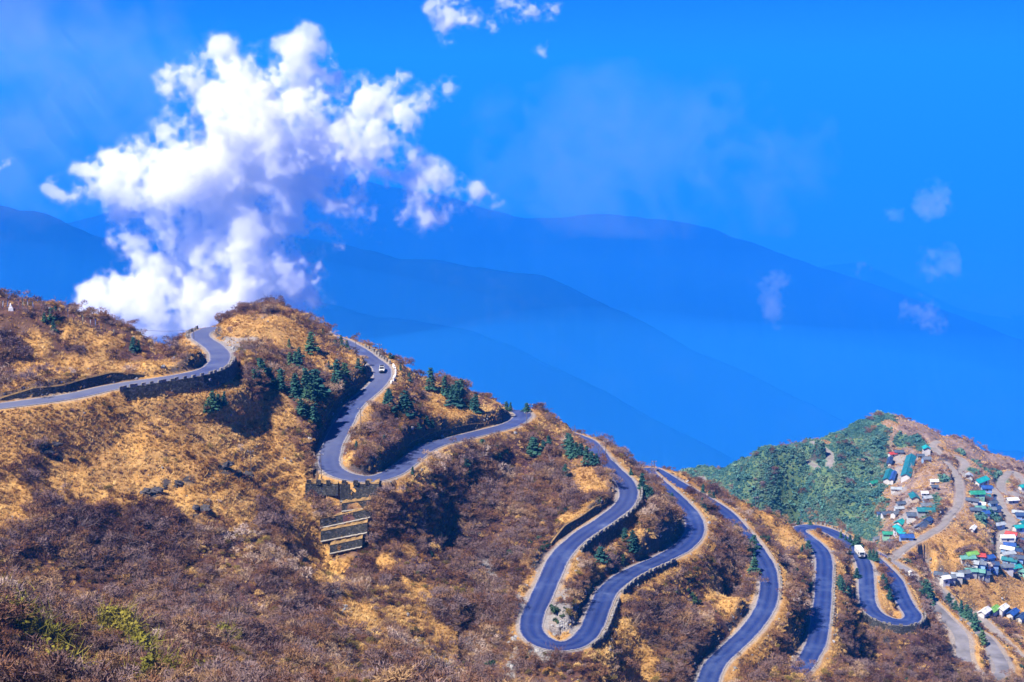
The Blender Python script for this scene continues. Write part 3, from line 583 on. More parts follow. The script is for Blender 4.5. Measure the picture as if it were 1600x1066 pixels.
# terraced wall under the upper hairpin
tiers = TIERS; Ys = TYS
base = np.array(PY(535, 862, Ys[-1]))
root = empty('terraced_retaining_wall', tuple(base), label='dark terraced stone wall stepping down below the upper hairpin', cat='wall')
for i, (a_, b_, vb, vc) in enumerate(tiers):
    m = 14; ts = np.linspace(0, 1, m); pts = []; tops = []; hs = []
    for t in ts:
        u = a_[0]+(b_[0]-a_[0])*t; v = a_[1]+(b_[1]-a_[1])*t; q = np.array(PY(u, v, Ys[i]+.6*sin(t*3)))-base; pts.append(tuple(q)); tops.append(q[2])
    H_ = max(PY(a_[0], a_[1], Ys[i])[2]-PY(a_[0], vb, Ys[i])[2], PY(b_[0], b_[1], Ys[i])[2]-PY(b_[0], vc, Ys[i])[2])
    wall_strip(pts, tops, H_+.3, 3.2, [(0, -1)]*m).build('wall_tier', stone, root)
    lo = [(p[0], p[1]-.55, t-H_-.05+.1*sin(3.1*k)) for k, (p, t) in enumerate(zip(pts, tops))]
    gl_ = MB()
    for k_ in range(m-1):
        gl_.quad((pts[k_][0], pts[k_][1]-.05, tops[k_]+.10), (pts[k_+1][0], pts[k_+1][1]-.05, tops[k_+1]+.10), (pts[k_+1][0], pts[k_+1][1]+3.0, tops[k_+1]+.3+.25*sin(k_*1.7)), (pts[k_][0], pts[k_][1]+3.0, tops[k_]+.3+.25*sin(k_*1.7-1.7)))
    gl_.build('grass_ledge', ledgeg, root)
    if i: MB().tube(lo, .22, 5).build('ledge_edge', ledge_m, root)
    if i < 2:
        k = 0.1
        while k < 1:
            p = np.array(pts[0])*(1-k)+np.array(pts[-1])*k; o = link('parapet_block', block_mesh(int(k*10) % 5), None, root, (p[0], p[1]+.5, p[2]-.05)); o.scale = (1.1, 1.2, 1.2)
            o.material_slots[0].link = 'OBJECT'; o.material_slots[0].material = stone; k += .30
# ------------------------------------------------------------------ trees
def conifer_mesh(seed, slim=1.0):
    rg = np.random.default_rng(seed); cr = MB(); tr = MB(); lean = rg.normal(0, .02, 2)
    tr.tube([(lean[0]*t, lean[1]*t, t) for t in (-.05, .3, .6, .97)], [.022, .017, .010, .002], 6)
    wh = 17; lop = rg.uniform(.75, 1.15, 9)
    for k in range(wh):
        h = .14+.84*k/wh+rg.uniform(-.015, .015); L = (.25*(1-h)**.75+.02)*slim*(.8+.4*rg.random()); nb = int(rg.integers(5, 8))
        for j in range(nb):
            th = 2*pi*(j+rg.random()*.7)/nb; l = L*rg.uniform(.6, 1.15)*lop[int(th/2/pi*9) % 9]; dr = rg.uniform(-.25, .12)-.25*(1-h)
            d = np.array((cos(th), sin(th), dr)); s_ = np.array((-sin(th), cos(th), 0)); o = np.array((lean[0]*h, lean[1]*h, h)); w = l*rg.uniform(.28, .42)+.008
            for a0, a1, ww in ((.1, .6, 1.0), (.45, 1.0, .75)):
                p, q = o+d*l*a0, o+d*l*a1+np.array((0, 0, -.02*a1)); up = np.array((0, 0, rg.uniform(-.3, .5)))*w
                cr.poly(tuple(p), tuple((p+q)/2+s_*w*ww+up*.4), tuple(q), tuple((p+q)/2-s_*w*ww-up*.2))
            for t_ in range(3):
                p = o+d*l*rg.uniform(.3, 1.05)+rg.normal(0, .012, 3); e_ = rg.normal(size=3)*.022; g_ = rg.normal(size=3)*.022; cr.poly(tuple(p-e_), tuple(p+g_), tuple(p+e_), tuple(p-g_))
    return tr.mesh('trunk'), cr.mesh('crown')
barkm = simple('bark', (.09, .065, .05), .3, 3, .95)
conm = plantmat('conifer_needles', [(.1, (.016, .060, .058)), (.45, (.028, .090, .075)), (.7, (.045, .115, .07)), (.9, (.07, .13, .06))], scale=.02)
CON = []
for s in range(5):
    t_, c_ = conifer_mesh(s+1, (1.0, 1.25, .9, 1.45, 1.1)[s]); t_.materials.append(barkm); c_.materials.append(conm); CON.append((t_, c_))
def conifer(u, vb, hpx, label, group, k):
    p = foot(u, vb); H = max(hpx/F*math.hypot(p[0], p[1])*1.06, 1.8)*RNG.uniform(.8, 1.2); e_ = empty('conifer_tree', (p[0], p[1], p[2]-.1), RNG.uniform(0, 6.3), label=label, cat='tree', group=group)
    t_, c_ = CON[k % 5]; w = RNG.uniform(1.2, 1.65)
    for nm, me in (('trunk', t_), ('crown', c_)): o = link(nm, me, None, e_); o.scale = (H*w, H*w, H)
    return e_
def Z(txt, ox, oy, sc): return [(ox+x/sc, oy+b_/sc, (b_-t)/sc) for x, t, b_ in (map(float, w.split(',')) for w in txt.split())]
groves = [
 (Z('55,300,420 110,280,420 150,320,425 195,330,430 80,300,415 135,300,420 245,220,320 295,200,310 275,230,320 265,340,470 320,310,480 345,310,470 375,300,460 410,390,470 330,420,520 300,480,560 370,470,560 345,400,510 390,530,630 365,520,600 285,350,470 400,460,540', 380, 480, 3.331), 'dark conifer in the grove on the slope left of the upper road'),
 (Z('445,270,320 490,280,390 525,275,380 470,360,420 510,360,430 540,300,400 600,260,320 630,310,345', 380, 480, 3.331), 'conifer in the small group just left of the bend with the jeep'),
 (Z('240,150,210 355,140,240 480,160,205 510,130,200 540,170,210 415,115,135', 380, 480, 3.331), 'conifer near the crest left of the skyline bend'),
 (Z('770,420,540 745,450,530 850,440,560 880,500,560 830,460,550', 380, 480, 3.331), 'conifer in the row right below the bend with the jeep'),
 (Z('865,330,390 820,300,330 765,250,268', 380, 480, 3.331), 'small conifer on the crest right of the jeep'),
 (Z('980,325,430', 380, 480, 3.331), 'tall lone conifer on the skyline between the two upper bends'),
 (Z('1050,370,460 1085,400,480 1110,380,500 1135,375,470 1120,440,530 1070,380,470 1215,440,550 1190,470,530 1180,450,475 1095,430,520', 380, 480, 3.331), 'conifer in the dark clump on the skyline ridge between the upper bends'),
 (Z('1370,490,540 1390,500,545 1475,500,545 1260,440,460', 380, 480, 3.331), 'small conifer on the skyline at the second bend'),
 (Z('960,560,630 910,590,630 985,575,630 825,620,660 735,660,710 710,720,770 720,690,730', 380, 480, 3.331), 'low conifer on the brushy slope inside the upper hairpin'),
 (Z('590,690,740', 380, 480, 3.331), 'flat-topped lone conifer inside the tip of the upper hairpin'),
 (Z('880,830,870 1245,690,740', 380, 480, 3.331), 'small conifer on the outer edge of the road above the purple slope'),
 (Z('1510,660,770 1590,670,740 1320,700,780 1155,780,860 1300,790,840 1370,710,760 1560,690,750', 380, 480, 3.331), 'conifer standing in the purple brush below the second road'),
 (Z('130,95,175 180,120,160 270,100,170 300,120,190 340,150,220 320,130,180 380,165,210 285,110,180 360,160,215', 780, 640, 2.503), 'conifer in the skyline clump above the middle road'),
 (Z('260,210,265', 780, 640, 2.503), 'lone conifer on the golden slope left of the middle road'),
 (Z('555,260,310 590,300,360 515,225,255 575,290,340', 780, 640, 2.503), 'conifer between the middle road and the pale crest road'),
 (Z('675,330,370 655,360,410 690,380,420', 780, 640, 2.503), 'conifer on the inner slope of the blue bend right of centre'),
 (Z('520,480,560 490,460,510 395,540,595 535,490,555', 780, 640, 2.503), 'round green conifer inside the large hairpin'),
 (Z('25,220,400 90,370,480 60,380,470', 1000, 700, 5.92), 'dark conifer beside the start of the pale crest road'),
 (Z('575,460,550 610,520,585 655,530,570 590,490,560', 1000, 700, 5.92), 'small conifer beside the upper stretch of the third descending road'),
 (Z('580,340,410 645,390,450 705,385,450 680,400,460 870,520,570', 1000, 700, 5.92), 'small conifer on the skyline in front of the village hill'),
 (Z('890,690,800 1050,810,930 1000,830,920 960,800,880 1020,870,960', 1000, 700, 5.92), 'conifer overhanging the third descending road'),
 (Z('330,400,490 345,480,570 270,340,390', 1060, 700, 2.913), 'conifer on the slope left of the third descending road'),
 (Z('545,320,350 600,330,350 740,380,410 780,385,430 815,400,450 760,390,420 800,400,445', 1060, 700, 2.913), 'dark conifer in the skyline row behind the truck'),
 (Z('885,450,510 870,460,505 900,470,515', 1060, 700, 2.913), 'dark conifer just right of the white truck'),
 (Z('780,450,490 810,540,590 740,600,660 590,420,470 560,440,480 735,580,640 765,600,660', 1060, 700, 2.913), 'dark conifer between the blue road and the truck road'),
 (Z('960,640,690 930,560,620 945,590,640', 1060, 700, 2.913), 'conifer inside the small hairpin below the truck'),
 (Z('1230,650,720 1260,680,740 1290,700,760 1330,720,790 1310,700,770 1100,590,640 1140,620,700 1120,600,680 1350,760,830 1380,830,900', 1060, 700, 2.913), 'dark conifer in the belt beside the gravel road on the right'),
 (Z('265,265,320 310,230,300 335,225,280 320,310,370', 0, 420, 3.807), 'dark small tree on top of the left hill'),
 (Z('795,400,495 820,430,490', 0, 420, 3.807), 'dark conifer on the right shoulder of the left hill'),
 (Z('1240,760,850 1270,740,850 1300,720,830 1330,740,820 1225,790,850', 0, 420, 3.807), 'conifer in the round clump below the left parapet wall'),
]
ORD = 'leftmost second third fourth fifth sixth seventh eighth ninth tenth eleventh twelfth thirteenth fourteenth fifteenth sixteenth seventeenth eighteenth nineteenth twentieth'.split()
def nth(i, n_, lab, verb='conifer'):
    if n_ == 1: return lab
    if i == n_-1: return 'rightmost '+lab
    if i >= 20: return 'next to rightmost '+lab
    return 'leftmost '+lab if i == 0 else '%s-from-left %s' % (ORD[i], lab)
k = 0
for lst, lab in groves:
    for q_, (u, v, h) in enumerate(sorted(lst)):
        conifer(u, v, h, nth(q_, len(lst), lab), lab.split(' ', 1)[1] if len(lst) > 1 else None, k); k += 1
# leafless trees
def bare_mesh(seed):
    rg = np.random.default_rng(seed); mb = MB()
    def br(p, d, L, r, lev):
        pts = [p]
        for i in range(3): d = d+rg.normal(0, .16, 3)+np.array((0, 0, .06)); d = d/np.linalg.norm(d); pts.append(pts[-1]+d*L/3)
        mb.tube([tuple(q) for q in pts], [r, r*.8, r*.65, r*.45], 4 if lev < 2 else 3, False)
        if lev < 3:
            for i in range((5, 4, 4)[lev]):
                q = pts[int(rg.integers(1, 4))]; e_ = d+rg.normal(0, .62, 3); e_[2] = abs(e_[2])*.7+.15; e_ /= np.linalg.norm(e_); br(q, e_, L*rg.uniform(.5, .75), r*.5, lev+1)
    for s_ in range(int(rg.integers(2, 4))): br(np.array((rg.normal(0, .03), rg.normal(0, .03), -.03)), np.array((rg.normal(0, .22), rg.normal(0, .22), 1.)), .42, .016, 0)
    return mb.mesh('branches')
barm = [simple('pale_branches', (.34, .28, .27), .2, 4, .9), simple('grey_branches', (.17, .13, .135), .2, 4, .9), simple('dark_branches', (.05, .035, .035), .2, 4, .9)]
BARE = [bare_mesh(60+s) for s in range(5)]
def bare(u, vb, hpx, tone, label, group=None, k=0):
    p = foot(u, vb); H = hpx/F*math.hypot(p[0], p[1])*1.05; me = BARE[k % 5]
    if not me.materials: me.materials.append(barm[1])
    o = link('leafless_tree', me, None, None, (p[0], p[1], p[2]-.05), label=label, cat='tree', group=group); o.scale = (H*1.05,)*3; o.rotation_euler = (0, 0, RNG.uniform(0, 6.3))
    o.material_slots[0].link = 'OBJECT'; o.material_slots[0].material = barm[tone]
for i, (u, v, h, t, lab) in enumerate([(372, 975, 62, 2, 'tall many-stemmed dark bare tree in the lower left brush'), (305, 955, 50, 1, 'grey bare tree left of the tall many-stemmed one'), (275, 930, 48, 1, 'bare tree on the brown slope in the lower left'),
    (140, 975, 50, 1, 'rounded bare tree above the yellow bamboo clumps'), (130, 845, 52, 1, 'blue-grey bare tree beside the pale boulder patch on the left'), (200, 860, 50, 1, 'bare tree in the grey thicket left of centre'), (225, 900, 44, 1, 'smaller bare tree in the grey thicket left of centre'),
    (265, 1040, 42, 1, 'bare shrub tree near the bottom left edge'), (690, 1055, 60, 0, 'pale branching bare tree at the bottom centre'), (470, 1030, 56, 1, 'fan-shaped grey bare tree in the lower left valley'), (660, 835, 34, 1, 'bare tree right of the terraced wall'), (690, 860, 36, 1, 'bare tree in the gully right of the terraced wall'),
    (790, 745, 30, 0, 'pale bare tree among conifers on the purple slope'), (825, 760, 30, 0, 'pale thin bare tree in the middle of the purple slope'), (815, 785, 26, 0, 'small whitish bare tree low on the purple slope'), (860, 730, 26, 0, 'bare tree near the skyline above the middle road'), (880, 680, 16, 2, 'round bare tree on the skyline above the middle road'),
    (935, 712, 24, 1, 'bushy grey bare tree on the skyline beside the middle road'), (960, 722, 16, 1, 'small bare bush on the skyline right of the middle road'), (915, 900, 30, 1, 'purple bare bush inside the large hairpin'), (690, 598, 26, 1, 'bare tree beside the tall lone skyline conifer'), (735, 1015, 40, 0, 'pale bare tree below the golden ridge'),
    (620, 1000, 36, 1, 'grey bare tree at the foot of the golden ridge'), (1000, 790, 22, 1, 'bare bush under the middle stone wall'), (1214, 824, 24, 2, 'dead dark snag on the golden skyline before the village hill'), (540, 1050, 46, 1, 'bare tree near the bottom edge left of centre'), (420, 1010, 40, 1, 'low bare tree in the lower left thicket')]):
    bare(u, v, h, t, lab, k=i)
# yellow-green bamboo clumps in the near corner
bam = plantmat('bamboo_leaves', [(.1, (.09, .085, .012)), (.5, (.17, .155, .02)), (.9, (.27, .22, .04))])
BMB = []
for s in (71, 72, 73):
    m1 = blades(90, 1.0, .75, .014, 3, s, fork=3); m2 = leafball(420, .62, .075, s, 1.15, .2); m2.v = [(x, y, z+.12) for x, y, z in m2.v]
    st = m1.mesh('stems'); st.materials.append(bam); lv = m2.mesh('leaves'); lv.materials.append(bam); BMB.append((st, lv))
for i, (u, v, r, lab) in enumerate([(25, 985, 62, 'yellow-green bamboo clump at the left edge'), (70, 1010, 60, 'bamboo clump right of the one at the left edge'), (92, 1062, 66, 'bright bamboo clump at the bottom left corner'), (165, 985, 46, 'upper bamboo clump below the rounded bare tree'), (190, 1000, 54, 'bamboo clump in the middle of the row'), (220, 1030, 54, 'lower bamboo clump at the end of the row'),
    (245, 1064, 56, 'bamboo clump at the bottom edge'), (310, 1062, 46, 'lone lime green bamboo clump at the bottom edge'), (5, 950, 50, 'dull bamboo clump cut by the left edge of the frame'), (350, 1010, 40, 'dark green bush beside the tall many-stemmed bare tree')]):
    p = foot(u, v, rmin=120); H = r/F*math.hypot(p[0], p[1]); e_ = empty('bamboo_clump', (p[0], p[1], p[2]-.1), i*1.3, label=lab, cat='bush'); st, lv = BMB[i % 3]
    for nm, me in (('stems', st), ('leaves', lv)): o = link(nm, me, None, e_); o.scale = (H*1.0, H*1.0, H*.9)
# ------------------------------------------------------------------ rock ledges and loose stones
rockm = simple('dark_rock', (.055, .05, .055), .6, .8, .95); paler = simple('pale_stone', (.25, .245, .25), .35, 2, .95, rand=.3)
def rock_mesh(seed, flat=.6):
    rg = np.random.default_rng(seed); mb = MB(); na, nb = 9, 6
    for i in range(nb+1):
        for j in range(na):
            t, p = pi*i/nb, 2*pi*j/na; r = 1+rg.normal(0, .16); r *= 1-.25*(int(p*2.2+i) % 3 == 0); mb.v.append((r*sin(t)*cos(p), r*sin(t)*sin(p)*.7, r*cos(t)*flat))
    for i in range(nb):
        for j in range(na): mb.f.append((i*na+j, (i+1)*na+j, (i+1)*na+(j+1) % na, i*na+(j+1) % na))
    return mb
RK = [rock_mesh(s).mesh('ledge') for s in range(6)]
for m_ in RK: m_.materials.append(rockm)
for q_, (u, v, w, lab) in enumerate([(75, 702, 40, 'dark rock outcrop in the brushy hollow on the left slope'), (345, 730, 34, 'dark rock ledge high on the golden slope'), (378, 742, 30, 'dark rock ledge left of the lone pole'), (235, 768, 34, 'dark ledge left of the stepped ledges'), (270, 758, 26, 'broken ledge on the golden slope'), (312, 798, 34, 'dark overhanging ledge in the middle of the slope'), (298, 832, 30, 'lowest dark ledge on the left slope'), (90, 782, 18, 'small rock below the brushy hollow'),
    (738, 838, 30, 'dark rock face in the gully left of the large hairpin'), (755, 868, 30, 'lower dark rock face in the gully left of the large hairpin'), (828, 832, 26, 'dark rock ledge on the slope above the large hairpin'), (815, 765, 18, 'dark rock on the purple slope'), (555, 885, 20, 'rock below the terraced wall'), (560, 870, 14, 'small rock under the lowest wall tier')]):
    p = foot(u, v); d = math.hypot(p[0], p[1]); R_ = w/F*d*.5; e_ = empty('rock_outcrop', (p[0], p[1], p[2]-.3), RNG.uniform(-.3, .3), label=lab, cat='rock')
    for k_ in range(4):
        o = link('ledge', RK[(q_+k_) % 6], None, e_, ((k_-1.5)*R_*.5, RNG.uniform(-.2, .3)*R_, RNG.uniform(-.15, .25)*R_+(k_ % 2)*R_*.25)); s_ = R_*RNG.uniform(.45, .75); o.scale = (s_, s_*.8, s_*.62); o.rotation_euler = (RNG.normal(0, .2), RNG.normal(0, .15), RNG.uniform(0, 6))
ST = [proto('loose_stone', rock_mesh(40+s, .7), paler) for s in range(3)]
rubble = spots('755,890,10 770,915,9 785,935,9 745,875,8 735,860,8 800,950,8 800,1040,9 795,1062,9 805,1000,8 520,925,12 850,1020,14 838,1018,10 818,965,8 825,955,8 365,545,20 385,540,14 880,975,16 890,940,14 895,970,8 540,950,10 1445,895,14 1430,885,10 1460,905,10 1490,950,10 660,1000,8')
P, i_ = sample((rubble**2*(DIST > .6)+.02*((DIST > .5) & (DIST < 2.2))*(GY < 560)+.0012*(DIST > 3)), 3200)
scatter('loose_stones', P, np.minimum(RNG.lognormal(-1.5, .5, len(P)), .8), ST, 'pale loose stones in gullies and along the road edges', .6)
#@STAGE4
# ------------------------------------------------------------------ poles and wires
polem = simple('weathered_pole', (.12, .10, .09), .3, 3, .8); wirem = simple('wire', (.05, .05, .055), .1, 3, .6)
def pole(u, vt, vb, label, arm=True, group=None, thick=.11):
    p = foot(u, vb); d = math.hypot(p[0], p[1]); H = (vb-vt)/F*d*1.04; e_ = empty('utility_pole', (p[0], p[1], p[2]-.2), label=label, cat='pole', group=group)
    MB().tube([(0, 0, 0), (.03, 0, H*.5), (0, .02, H+.2)], [thick, thick*.85, thick*.65], 7).build('post', polem, e_)
    if arm:
        a_ = MB().box((0, 0, H-.25), (.75, .06, .06)).build('crossarm', polem, e_)
        for x in (-.6, 0, .6): MB().tube([(x, 0, H-.2), (x, 0, H+.02)], [.06, .045], 6).build('insulator', whitem, a_)
    return (p[0], p[1], p[2]+H)
def wire(a_, b_, sag, label):
    a_, b_ = np.array(a_), np.array(b_); pts = [tuple(a_+(b_-a_)*t-np.array((0, 0, 4*sag*t*(1-t)))-a_) for t in np.linspace(0, 1, 18)]
    MB().tube(pts, .035, 4).build('overhead_wire', wirem, loc=tuple(a_), label=label, cat='wire')
q1 = pole(593, 537, 557, 'utility pole on the skyline bend above the jeep'); q0 = pole(556, 533, 544, 'short pole where the upper road meets the skyline', arm=False)
wire(q0, q1, .4, 'wire from the short pole to the skyline pole above the jeep'); wire(q1, tuple(np.array(foot(609, 560))+np.array((0, 0, .5))), .1, 'slanting stay wire right of the skyline pole')
pole(496, 708, 751, 'left pole of the pair at the outside of the upper hairpin'); pole(502, 707, 752, 'right pole of the pair at the outside of the upper hairpin')
pole(564, 636, 674, 'slim pole on the inner verge of the upper hairpin'); pole(393, 702, 750, 'lone pole on the golden slope left of the upper hairpin')
pole(1018, 719, 737, 'left post of the double pole on the pale crest road', False); pole(1022, 719, 738, 'right post of the double pole on the pale crest road')
pole(946, 687, 717, 'tall pole on the skyline above the middle road'); pole(898, 664, 686, 'thin pole on the skyline above the dark conifers', False)
pole(1180, 775, 796, 'left post of the twin poles on the golden crest'); pole(1184, 775, 797, 'right post of the twin poles on the golden crest')
pole(1059, 734, 753, 'pole on the crest left of the small skyline conifers', False); pole(823, 643, 664, 'pole beside the second skyline bend'); pole(829, 630, 650, 'taller pole behind the second skyline bend')
q2 = pole(165, 505, 517, 'pole on the left hill carrying the wire across the saddle', False); q3 = pole(303, 515, 530, 'pole beside the top road in the saddle', False)
wire(q2, q3, 1.2, 'long thin wire across the saddle before the cloud'); pole(293, 549, 565, 'pale pole on the golden knoll by the top bend', False)
# prayer flag poles along the left hilltop
flagm = [simple('faded_flag', c_, .15, 2, .9) for c_ in ((.30, .30, .34), (.12, .16, .32), (.25, .12, .12), (.30, .28, .2))]
for i, (u, h) in enumerate([(3, 14), (11, 15), (29, 16), (36, 20), (43, 21), (52, 14), (64, 12), (72, 14), (93, 14), (106, 16), (115, 12), (129, 15), (141, 12), (149, 16), (156, 13), (177, 10)]):
    v = np.interp(u, [0, 40, 75, 115, 150, 185], [482, 481, 486, 500, 512, 525])+3; p = foot(u, v); H = h/F*math.hypot(p[0], p[1])*1.15
    e_ = empty('flag_pole', (p[0], p[1], p[2]-.1), label=nth(i, 16, 'thin prayer flag pole on the crest of the left hill'), cat='flag pole', group='prayer flag poles on the left hilltop')
    ln = RNG.normal(0, .05); MB().tube([(0, 0, 0), (ln*H*.5, 0, H*.5), (ln*H, 0, H)], [.09, .075, .05], 5).build('post', polem, e_)
    w = .2; f_ = MB(); zs = np.linspace(H*.35, H*.96, 6)
    for a_, b_ in zip(zs[:-1], zs[1:]):
        xa, xb = ln*a_+.03, ln*b_+.03; f_.quad((xa, 0, a_), (xa+w, .12*sin(a_*3), a_-.1), (xb+w, .12*sin(b_*3), b_-.1), (xb, 0, b_))
    f_.build('flag', flagm[i % 4], e_)
# small white shrine
p = foot(17, 484); e_ = empty('hilltop_shrine', (p[0], p[1], p[2]-.3), .3, label='small white stepped shrine among the flag poles on the left hill', cat='shrine')
MB().box((0, 0, .6), (1.5, 1.2, .7), 0, .9).build('base', whitem, e_); MB().box((0, 0, 1.6), (.9, .8, .4), 0, .85).build('upper_step', whitem, e_)
MB().tube([(0, 0, 1.9), (0, 0, 2.1), (0, 0, 2.6), (0, 0, 3.2)], [.7, .75, .4, .08], 10).build('dome', whitem, e_, True); e_.scale = (.38, .38, .6)
# ------------------------------------------------------------------ vehicles
glassm = simple('dark_glass', (.02, .025, .03), .2, 3, .1, spec=.6); tyrem = simple('tyre', (.02, .02, .02), .2, 5, .9); carw = simple('white_paint', (.55, .55, .55), .05, 2, .35, spec=.5); rimm = simple('wheel_rim', (.35, .35, .36), .1, 5, .4, .8)
lampm = simple('lamp_glass', (.8, .8, .75), .05, 4, .2); redm = simple('red_lamp', (.5, .03, .02), .1, 4, .3); darkm = simple('dark_trim', (.03, .03, .035), .2, 4, .7)
def wheels(e_, spots_, r, w):
    for x, y in spots_:
        wm_ = MB(); pr = [(-w, r*.8), (-w, r*.97), (-w*.6, r), (w*.6, r), (w, r*.97), (w, r*.8)]
        for a_ in range(len(pr)-1):
            for k in range(14):
                t0, t1 = 2*pi*k/14, 2*pi*(k+1)/14; (x0, r0), (x1, r1) = pr[a_], pr[a_+1]
                wm_.quad((x0, r0*cos(t0), r0*sin(t0)), (x0, r0*cos(t1), r0*sin(t1)), (x1, r1*cos(t1), r1*sin(t1)), (x1, r1*cos(t0), r1*sin(t0)))
        ty = wm_.build('wheel', tyrem, e_, loc=(x, y, r)); rm = MB()
        for sx in (-w, w): rm.poly(*[(sx*.95, r*.8*cos(2*pi*k/14), r*.8*sin(2*pi*k/14)) for k in range(14)])
        rm.build('rim', rimm, ty)
def prism(mb, prof, w, w2=None):
    """side profile (y, z) extruded across x; w2 narrows points above the waist"""
    n_ = len(prof); z0 = np.mean([z for y, z in prof]); a_ = [(-(w2 if w2 and z > z0 else w), y, z) for y, z in prof]; b_ = [((w2 if w2 and z > z0 else w), y, z) for y, z in prof]
    o = len(mb.v); mb.v += a_+b_; mb.f.append(tuple(o+i for i in range(n_))); mb.f.append(tuple(o+n_+i for i in reversed(range(n_))))
    mb.f += [(o+i, o+n_+i, o+n_+(i+1) % n_, o+(i+1) % n_) for i in range(n_)]; return mb
i = ridx(597, 581); j = ridx(592, 598); d = RM[min(i+4, len(RM)-1)]-RM[i]; rz = math.atan2(d[1], d[0])-pi/2          # +y runs forward, down the road
pj = RM[i]+np.r_[RN[i]*.2, 0]
jeep = empty('jeep', tuple(pj), rz, label='white jeep driving down the upper road', cat='car'); jeep.scale = (.86,)*3
bd = prism(MB(), [(-2.1, .45), (2.1, .45), (2.12, .95), (.95, 1.08), (-2.1, 1.08)], .88).build('body', carw, jeep)
prism(MB(), [(-2.05, 1.06), (.95, 1.06), (.45, 1.78), (-1.95, 1.82)], .86, .76).build('cabin', carw, jeep)
MB().quad((-.74, .99, 1.10), (.74, .99, 1.10), (.68, .53, 1.70), (-.68, .53, 1.70)).build('windscreen', glassm, jeep)
MB().quad((.7, -2.08, 1.15), (-.7, -2.08, 1.15), (-.64, -2.01, 1.70), (.64, -2.01, 1.70)).build('rear_window', glassm, jeep)
for s in (-1, 1):
    for y0, y1 in ((-1.8, -.8), (-.7, .45)): MB().quad((s*.882, y0, 1.14), (s*.882, y1+(.15 if y1 > 0 else 0), 1.14), (s*.792, y1-.05, 1.68), (s*.792, y0+.05, 1.68)).build('side_window', glassm, jeep)
    MB().box((s*.62, 2.12, .8), (.14, .03, .1)).build('headlight', lampm, jeep); MB().box((s*.7, -2.11, .85), (.09, .03, .14)).build('tail_light', redm, jeep)
    MB().box((s*1.0, .75, 1.2), (.09, .05, .08)).build('mirror', darkm, jeep)
MB().box((0, 2.16, .52), (.86, .07, .1)).build('bumper', darkm, jeep); MB().box((0, 2.125, .78), (.4, .02, .12)).build('grille', darkm, jeep); MB().box((0, -.7, 1.86), (.66, 1.0, .03)).build('roof_rack', darkm, jeep)
wheels(jeep, [(-.78, 1.3), (.78, 1.3), (-.78, -1.3), (.78, -1.3)], .38, .13)
i = ridx(1343, 868); d = RM[i+4]-RM[i]; rz = math.atan2(d[1], d[0])-pi/2
trk = empty('truck', tuple(RM[i]), rz, label='white truck on the narrow road below the skyline conifers', cat='truck'); trk.scale = (.9, .85, .9)
MB().box((0, -.3, .75), (.5, 3.3, .12)).build('chassis', darkm, trk)
prism(MB(), [(1.5, .55), (3.3, .55), (3.35, 1.3), (3.1, 2.35), (1.5, 2.4)], 1.08, 1.02).build('cab', carw, trk)
MB().quad((-.92, 3.36, 1.36), (.92, 3.36, 1.36), (.86, 3.15, 2.22), (-.86, 3.15, 2.22)).build('windscreen', glassm, trk)
cg_ = MB().box((0, -1.1, 1.8), (1.15, 2.4, .95)).build('cargo_body', carw, trk)
for y in np.linspace(-3.2, 1.0, 8):
    for s in (-1, 1): MB().box((s*1.17, y, 1.8), (.03, .06, .9)).build('rib', carw, cg_)
tarp = simple('pale_tarpaulin', (.62, .64, .66), .15, 1, .8); MB().box((0, -1.1, 2.84), (1.12, 2.35, .1), 0, .92).build('tarpaulin', tarp, trk)
for s in (-1, 1):
    MB().quad((s*1.085, 1.9, 1.4), (s*1.085, 3.0, 1.4), (s*1.03, 2.9, 2.15), (s*1.03, 1.9, 2.15)).build('side_window', glassm, trk); MB().box((s*.8, 3.36, .85), (.16, .03, .12)).build('headlight', lampm, trk)
    MB().box((s*.9, -3.53, .95), (.12, .03, .12)).build('tail_light', redm, trk); MB().box((s*1.25, 3.0, 1.8), (.08, .06, .2)).build('mirror', darkm, trk)
MB().box((0, 3.42, .6), (1.05, .1, .14)).build('bumper', darkm, trk); MB().box((0, 3.36, 1.05), (.55, .02, .14)).build('grille', darkm, trk)
wheels(trk, [(-.95, 2.3), (.95, 2.3), (-.95, -2.2), (.95, -2.2)], .5, .17)
# ------------------------------------------------------------------ village
RC = {'teal': (.012, .15, .18), 'aqua': (.012, .30, .30), 'blue': (.02, .075, .28), 'navy': (.025, .06, .15), 'green': (.02, .22, .14), 'lime': (.16, .38, .07), 'red': (.42, .05, .04), 'grey': (.12, .145, .18), 'pale': (.30, .34, .38), 'white': (.62, .63, .64), 'slate': (.06, .085, .13), 'mint': (.10, .27, .23)}
roofm = {}
for k_, c_ in RC.items():
    m, n, b = mat_nodes('roof_'+k_); tcx = N(n, 'ShaderNodeTexCoord'); nn_ = noise(n, .6, 5, .7)
    col = ramp(n, nn_, [(.3, tuple(x*.6 for x in c_)), (.55, c_), (.75, tuple(min(1, x*1.25+.03) for x in c_))]); n.links.new(col, b.inputs['Base Color']); b.inputs['Roughness'].default_value = .5; roofm[k_] = m
wallm = {'white': simple('white_wall', (.52, .52, .52), .15, .5, .9), 'grey': simple('grey_wall', (.32, .32, .33), .2, .5, .9), 'blue': simple('blue_wall', (.22, .36, .58), .2, .5, .9), 'tan': simple('tan_wall', (.45, .38, .30), .2, .5, .9), 'green': simple('green_wall', (.25, .50, .38), .2, .5, .9)}
doorm = simple('door_paint', (.10, .08, .07), .2, 1, .7); framem = simple('window_frame', (.6, .6, .6), .1, 1, .6)
